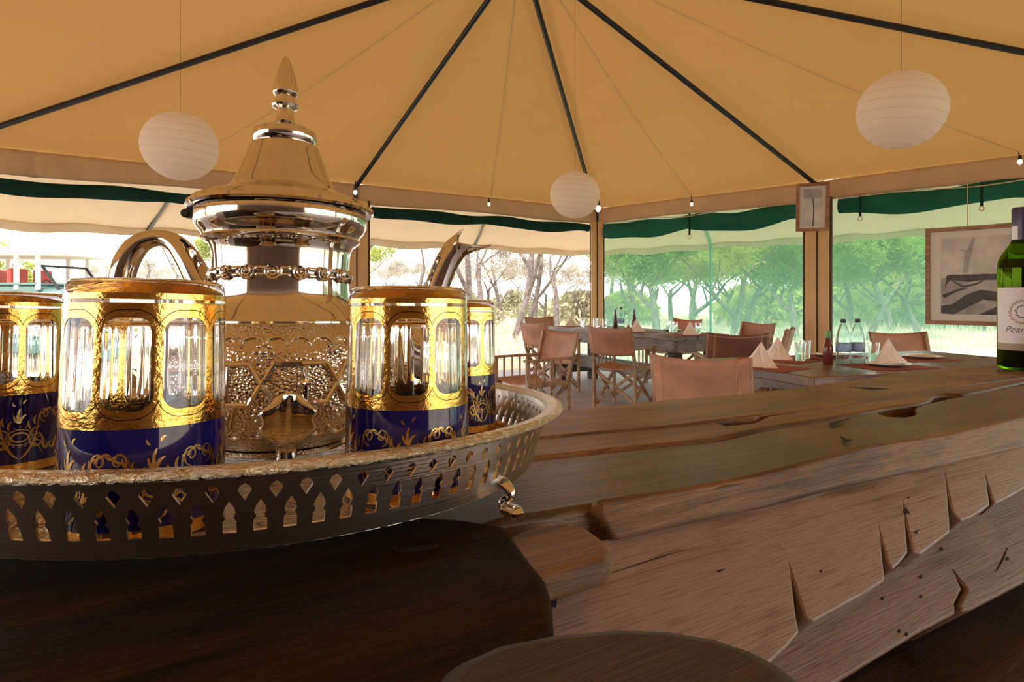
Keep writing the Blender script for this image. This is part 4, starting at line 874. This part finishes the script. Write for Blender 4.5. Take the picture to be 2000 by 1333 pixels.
# near table settings
def setting(M, x, y, rz, where, napkin=True, plate=False, tumb=None):
    clone('mat', mk_mat, T_(M, x, y, rz), 'red brown placemat '+where, 'placemats')
    if plate: clone('plate', mk_plate, T_(M, x+0.0, y+0.0, 0, 0.0042), 'white side plate '+where, 'plates')
    if napkin: clone('napkin', mk_napkin, T_(M, x, y, rz, 0.0255 if plate else 0.0045), 'beige napkin folded into a standing cone '+where, 'folded napkins')
    if tumb: clone('tumbler', mk_tumbler, T_(M, x+tumb[0], y+tumb[1]), 'clear drinking glass '+where, 'clear drinking glasses')
a = onpx(1487, 718, MN); setting(MN, a[0], a[1], R(-70), 'nearest the large tan chair')
a = onpx(1520, 703, MN); setting(MN, a[0], a[1], R(-70), 'at the far left of the polished table')
a = onpx(1735, 717, MN); setting(MN, a[0], a[1], 0, 'in the middle of the polished table', plate=True)
for px, py, w in ((1563, 706, 'in front of the canvas post on the polished table'), (1573, 701, 'in front of the canvas post on the polished table'), (1706, 706, 'beside the water bottles on the polished table')):
    a = onpx(px, py, MN); clone('tumbler', mk_tumbler, T_(MN, a[0], a[1]), 'clear drinking glass '+w, 'clear drinking glasses')
for px, py, w in ((1647, 712, 'beside the sauce bottle on the polished table'), (1675, 711, 'paired with another on the polished table')):
    a = onpx(px, py, MN); clone('water', mk_water, T_(MN, a[0], a[1], R(40)), 'clear water bottle with blue label '+w, 'water bottles')
a = onpx(1617, 711, MN); clone('sauce', mk_sauce, T_(MN, a[0], a[1]), 'red sauce bottle with green cap on the polished table', 'sauce bottles')
a = onpx(1622, 698, MN); clone('mat', mk_mat, T_(MN, a[0], a[1], R(0)), 'red brown placemat in front of the canvas post', 'placemats')
clone('plate', mk_plate, T_(MN, a[0], a[1], 0, 0.0042), 'white side plate on the placemat before the canvas post', 'plates')
a = onpx(1790, 702, MN); clone('mat', mk_mat, T_(MN, a[0], a[1], 0), 'red brown placemat before the chair under the picture', 'placemats')
clone('plate', mk_plate, T_(MN, a[0]+0.06, a[1], 0, 0.0042), 'white side plate before the chair under the picture', 'plates')
a = onpx(1672, 715, MN); clone('knife', mk_knife, T_(MN, a[0]+0.14, a[1]-0.10, R(80)), 'steel table knife lying by the middle napkin', 'cutlery')
# far table settings
for px, py, w, tb in ((1112, 638, 'near the far end of the long table', (0.22, 0.05)), (1240, 649, 'beside the dark sauce bottle on the long table', None), (1345, 655, 'at the near end of the long table', (-0.1, 0.22))):
    a = onpx(px, py, MF); setting(MF, a[0], a[1]+0.02, R(90), w, tumb=tb)
for px, py in ((1157, 640), (1175, 641), (1162, 639)): a = onpx(px, py, MF); clone('tumbler', mk_tumbler, T_(MF, a[0], a[1]+0.05), 'clear drinking glass before the corner post on the long table', 'clear drinking glasses')
for px, py in ((1293, 647), (1299, 649), (1305, 650)): a = onpx(px, py, MF); clone('tumbler', mk_tumbler, T_(MF, a[0], a[1]+0.10), 'clear drinking glass in the row by the reddish chair', 'clear drinking glasses')
a = onpx(1213, 643, MF); clone('water', mk_water, T_(MF, a[0], a[1]), 'clear water bottle with blue label on the long table', 'water bottles')
a = onpx(1202, 642, MF); clone('brown', mk_brown, T_(MF, a[0], a[1]), 'dark brown sauce bottle left of the water bottle', 'sauce bottles')
a = onpx(1239, 643, MF); clone('brown', mk_brown, T_(MF, a[0], a[1]), 'dark brown sauce bottle behind the folded napkin', 'sauce bottles')
a = onpx(1227, 645, MF); clone('shaker', mk_shaker, T_(MF, a[0], a[1]), 'small dark pepper shaker beside the water bottle', 'shakers')
a = onpx(1268, 648, MF); clone('plate', mk_plate, T_(MF, a[0], a[1]+0.36), 'white side plate in front of the reddish chair', 'plates')

# ------------------------------------------------------------------ outside: vehicle, trees, grass
car = empty('safari_vehicle', Matrix.Translation((-12.2, 15.2, -0.07)), 'green open safari vehicle with white canopy roof outside the tent', 'car')
MB().box((-2.4, -0.85, 0.75), (1.1, 0.85, 1.50)).build('body_tub', 'car_green', car, bevel=0.05)
MB().box((1.1, -0.80, 0.72), (2.15, 0.80, 1.42)).build('bonnet', 'car_green', car, bevel=0.08)
MB().box((2.15, -0.85, 0.62), (2.27, 0.85, 0.82)).build('bumper', 'tyre', car, bevel=0.03)
MB().box((-2.4, -0.88, 1.50), (1.1, 0.88, 1.56)).build('side_rail', 'car_green', car, bevel=0.015)
for x in (-1.65, 1.55):
    for y in (-0.78, 0.78):
        w = MB().lathe([(0.2, -0.11), (0.36, -0.12), (0.40, -0.07), (0.40, 0.07), (0.36, 0.12), (0.2, 0.11)], 28, Matrix.Translation((x, y, 0.40)) @ Matrix.Rotation(PI/2, 4, 'X')).build('wheel', 'tyre', car)
        MB().lathe([(0.001, -0.09), (0.21, -0.09), (0.21, 0.09), (0.001, 0.09)], 20, Matrix.Translation((x, y, 0.40)) @ Matrix.Rotation(PI/2, 4, 'X')).build('hub', 'car_white', w, wm(car))
MB().box((-2.6, -1.0, 2.20), (1.75, 1.0, 2.40)).build('canopy', 'car_white', car, bevel=0.05)
for x in (-2.3, -0.95, 0.62, 1.12):
    for y in (-0.84, 0.84): MB().box((x-0.05, y-0.03, 1.40), (x+0.05, y+0.03, 2.22)).build('canopy_post', 'car_white', car, bevel=0.01)
mb = MB(); mb.bar((1.55, -0.75, 1.40), (1.15, -0.75, 1.96), 0.05); mb.bar((1.55, 0.75, 1.40), (1.15, 0.75, 1.96), 0.05); mb.bar((1.15, -0.78, 1.96), (1.15, 0.78, 1.96), 0.05); mb.bar((1.55, -0.78, 1.42), (1.55, 0.78, 1.42), 0.05); mb.build('windscreen_frame', 'tyre', car)
for x in (-1.9, -0.75, 0.35):
    MB().box((x-0.05, -0.75, 1.0), (x+0.45, 0.75, 1.25)).build('seat', 'car_white', car, bevel=0.05)
    for y in (-0.4, 0.4): MB().box((x-0.12, y-0.28, 1.25), (x, y+0.28, 1.90)).build('seat_back', 'seat_red', car, bevel=0.07, seg=3)
MB().tube([Vector((0.95, -0.4, 1.45))+Vector((0.05*math.sin(k*TAU/16), 0.18*math.cos(k*TAU/16), 0.18*math.sin(k*TAU/16))) for k in range(17)], 0.015, 6, cap=False).build('steering_wheel', 'tyre', car)
MB().box((1.2, -0.83, 1.18), (1.65, -0.79, 1.34)).build('number_panel', 'plate_white', car)
def gen_tree(seed, h, r0, spread, levels, leaf, leafn, leafs, bare=False, lean=0.1, bark='bark_grey', fork=0.35):
    rnd = random.Random(seed); mb = MB(); tips = []
    def br(p, d, L, r, lv):
        n = 5 if lv > 1 else 3; pts = [p]; q = p; dd = d
        for k in range(n):
            dd = (dd+Vector((rnd.uniform(-1, 1), rnd.uniform(-1, 1), rnd.uniform(-0.3, 0.6)))*0.16).normalized(); q = q+dd*L/n; pts.append(q)
        mb.tube(pts, [r*(1-0.45*k/n) for k in range(n+1)], 7 if lv > 2 else (5 if lv > 1 else 3), cap=False)
        if lv <= 1: tips.extend(pts[1:])
        if lv == 0: return
        nb = rnd.choice((2, 2, 3)) if lv > 1 else rnd.choice((2, 3, 3))
        for k in range(nb):
            t = rnd.uniform(0.45, 1.0) if k else 1.0; i = min(n, max(1, int(t*n))); az = rnd.uniform(0, TAU)
            nd = (dd*0.75+Vector((math.cos(az), math.sin(az), rnd.uniform(-0.1, 0.5)))*spread).normalized()
            br(pts[i], nd, L*rnd.uniform(0.55, 0.8), r*(1-0.45*i/n)*rnd.uniform(0.55, 0.75), lv-1)
    az = rnd.uniform(0, TAU); br(Vector((0, 0, -0.1)), Vector((math.cos(az)*lean, math.sin(az)*lean, 1)).normalized(), h*fork, r0, levels)
    lm = MB()
    if tips and leafn:
        for k in range(leafn):
            p = rnd.choice(tips)+Vector((rnd.gauss(0, 1), rnd.gauss(0, 1), rnd.gauss(0, 0.8)))*leafs*2.2
            a = Vector((rnd.uniform(-1, 1), rnd.uniform(-1, 1), rnd.uniform(-1, 1))).normalized(); b = a.orthogonal().normalized(); s = leafs*rnd.uniform(0.4, 1.0)
            lm.add([p-a*s, p-b*s*0.45, p+a*s, p+b*s*0.45], [(0, 1, 2, 3)])
    return mb, lm, bark, leaf
tp_ = {}
def tree(kind, spec, px, d, sc, rz, name, label, group):
    p = ray(px, 580)*d; M = Matrix.Translation((p.x, p.y, -0.1)) @ Matrix.Rotation(rz, 4, 'Z') @ Matrix.Scale(sc, 4)
    if kind not in tp_:
        mb, lm, bark, leaf = gen_tree(*spec[0], **spec[1])
        o = empty(name, M, label, 'tree', group); mb.build('trunk_and_branches', bark, o, M)
        if lm.v: lm.build('foliage', leaf, o, M, smooth=False)
        tp_[kind] = o; return o
    return copy_tree(tp_[kind], M, label, group)
BARE = {'b1': ((11, 9, 0.11, 0.8, 6, 'leaf_dry', 2500, 0.05), dict(bark='bark_grey', fork=0.25)), 'b2': ((23, 10, 0.11, 0.6, 6, 'leaf_dry', 3000, 0.05), dict(bark='bark_grey', lean=0.15, fork=0.36)), 'b3': ((37, 8, 0.07, 0.95, 6, 'leaf_dry', 2600, 0.05), dict(bark='bark_brown', fork=0.18))}
GREEN = {'g1': ((51, 8, 0.13, 1.0, 6, 'leaf_green', 9000, 0.085), dict(bark='bark_brown', lean=0.3, fork=0.22)), 'g2': ((64, 8, 0.12, 0.95, 6, 'leaf_yellow', 8000, 0.085), dict(bark='bark_brown', fork=0.24)), 'g3': ((77, 7.5, 0.11, 1.05, 6, 'leaf_green', 10000, 0.085), dict(bark='bark_brown', lean=0.35, fork=0.2))}
rt = random.Random(5)
for k, (px, d, sc, kind) in enumerate(((728, 17, 1.0, 'b2'), (800, 22, 1.1, 'b1'), (905, 16.5, 1.0, 'b2'), (938, 18, 1.05, 'b1'), (955, 20, 1.1, 'b3'), (1002, 17, 1.0, 'b2'), (1025, 20, 0.9, 'b2'), (1060, 22, 1.0, 'b3'), (1088, 19, 1.0, 'b1'), (1140, 18, 0.8, 'b3'), (860, 26, 1.0, 'b3'), (975, 27, 1.0, 'b3'), (1045, 30, 1.1, 'b3'), (1125, 25, 0.9, 'b3'), (770, 26, 1.0, 'b3'), (820, 38, 1.3, 'b3'), (900, 40, 1.3, 'b3'), (1010, 42, 1.4, 'b3'), (980, 34, 1.3, 'b1'), (1110, 36, 1.2, 'b3'), (760, 36, 1.3, 'b3'))):
    tree(kind, BARE[kind], px, d, sc, rt.uniform(0, TAU), 'bare_tree', 'grey bare trunked tree outside between the teapot and corner post', 'bare trees seen past the teapot')
for k, (px, d, sc, kind) in enumerate(((180, 26, 1.0, 'b3'), (235, 22, 0.8, 'b1'), (300, 24, 0.9, 'b3'), (330, 30, 1.1, 'b1'), (390, 21, 0.8, 'b3'), (205, 34, 1.2, 'b3'), (270, 32, 1.2, 'b3'), (150, 38, 1.3, 'b3'), (345, 36, 1.2, 'b3'))):
    tree(kind, BARE[kind], px, d, sc, rt.uniform(0, TAU), 'bare_tree', 'pale bare tree outside seen past the teapot handle', 'bare trees past the handle')
for k, (px, d, sc, kind) in enumerate(((1283, 17, 1.0, 'g1'), (1355, 20, 1.0, 'g2'), (1240, 24, 1.0, 'g2'), (1310, 27, 1.2, 'g3'), (1433, 18, 1.0, 'g2'), (1453, 21, 1.0, 'g1'), (1400, 28, 1.2, 'g3'), (1552, 17, 0.9, 'g1'), (1500, 25, 1.1, 'g2'), (1200, 30, 1.2, 'g2'), (1580, 32, 1.3, 'g3'), (1360, 36, 1.3, 'g1'), (1270, 40, 1.4, 'g3'), (1470, 40, 1.4, 'g2'))):
    tree(kind, GREEN[kind], px, d, sc, rt.uniform(0, TAU), 'leafy_tree', 'green leafy tree outside behind the screen by the long table', 'leafy trees behind the long table')
for k, (px, d, sc, kind) in enumerate(((1690, 17, 1.0, 'g3'), (1740, 22, 1.1, 'g1'), (1660, 24, 1.0, 'g2'), (1800, 19, 1.0, 'g3'), (1860, 26, 1.2, 'g1'), (1930, 22, 1.1, 'g3'), (2000, 24, 1.2, 'g2'), (1760, 34, 1.3, 'g3'), (1880, 38, 1.4, 'g2'), (2100, 24, 1.2, 'g1'))):
    tree(kind, GREEN[kind], px, d, sc, rt.uniform(0, TAU), 'leafy_tree', 'green leafy tree outside behind the screen near the large photograph', 'leafy trees behind the large photograph')
for k, (px, d, sc, kind) in enumerate(((15, 30, 1.0, 'g2'), (-120, 34, 1.2, 'g1'), (60, 40, 1.0, 'g3'), (420, 40, 1.2, 'g2'), (560, 32, 1.2, 'g1'), (650, 30, 1.2, 'g2'))):
    tree(kind, GREEN[kind], px, d, sc, rt.uniform(0, TAU), 'leafy_tree', 'distant green tree outside beyond the safari vehicle', 'distant trees beyond the vehicle')
# low bushes
def bush(seed, n, r, leaf):
    rnd = random.Random(seed); lm = MB()
    for k in range(n):
        a = rnd.uniform(0, TAU); e = rnd.uniform(0, PI/2); q = r*rnd.uniform(0.5, 1.0); p = Vector((q*math.cos(a)*math.cos(e), q*math.sin(a)*math.cos(e), q*0.8*math.sin(e)+0.05))
        d = Vector((rnd.uniform(-1, 1), rnd.uniform(-1, 1), rnd.uniform(-1, 1))).normalized(); b = d.orthogonal().normalized(); s = rnd.uniform(0.04, 0.11)
        lm.add([p-d*s, p-b*s*0.5, p+d*s, p+b*s*0.5], [(0, 1, 2, 3)])
    return lm
bp_ = {}
for k in range(56):
    left = k % 2 == 0; px = rt.choice((rt.uniform(130, 420), rt.uniform(700, 1150), rt.uniform(700, 1150))) if left else rt.uniform(1180, 1980)
    d = rt.uniform(24, 46); p = ray(px, 580)*d; M = Matrix.Translation((p.x, p.y, -0.09)) @ Matrix.Rotation(rt.uniform(0, TAU), 4, 'Z') @ Matrix.Scale(rt.uniform(0.8, 1.6)*(1.25 if left else 1.7), 4)
    if left not in bp_:
        o = empty('bush', M, 'pale dry scrub bush outside the unscreened side' if left else 'low green scrub bush outside behind the green screens', 'bush', 'dry scrub bushes outside' if left else 'green scrub bushes outside')
        bush(3 if left else 4, 1100 if left else 1600, 1.1, 0).build('foliage', 'leaf_scrub' if left else 'leaf_yellow', o, M, smooth=False)
        MB().tube([(0, 0, -0.05), (0.05, 0.02, 0.5)], [0.05, 0.02], 6).build('stem', 'bark_brown', o, M); bp_[left] = o
    else: copy_tree(bp_[left], M)
# dry grass
rg = random.Random(9); vs = []; fs = []
for k in range(5200):
    px = rg.uniform(-100, 2150); d = rg.uniform(11.8, 34)**1.0; p = ray(px, 580)*d
    if d < 13.5 and px > 1500: continue
    for j in range(5):
        x, y = p.x+rg.gauss(0, 0.12), p.y+rg.gauss(0, 0.12); h = rg.uniform(0.12, 0.5); a = rg.uniform(0, TAU); w = 0.012; n = len(vs)
        lx, ly = rg.gauss(0, 0.12), rg.gauss(0, 0.12)
        vs += [(x-w*math.cos(a), y-w*math.sin(a), -0.1), (x+w*math.cos(a), y+w*math.sin(a), -0.1), (x+lx, y+ly, -0.1+h)]; fs.append((n, n+1, n+2))
tag(MB().add(vs, fs).build('dry_grass', 'grass_dry', smooth=False), 'pale dry grass covering the bush ground outside', 'grass', kind='stuff')
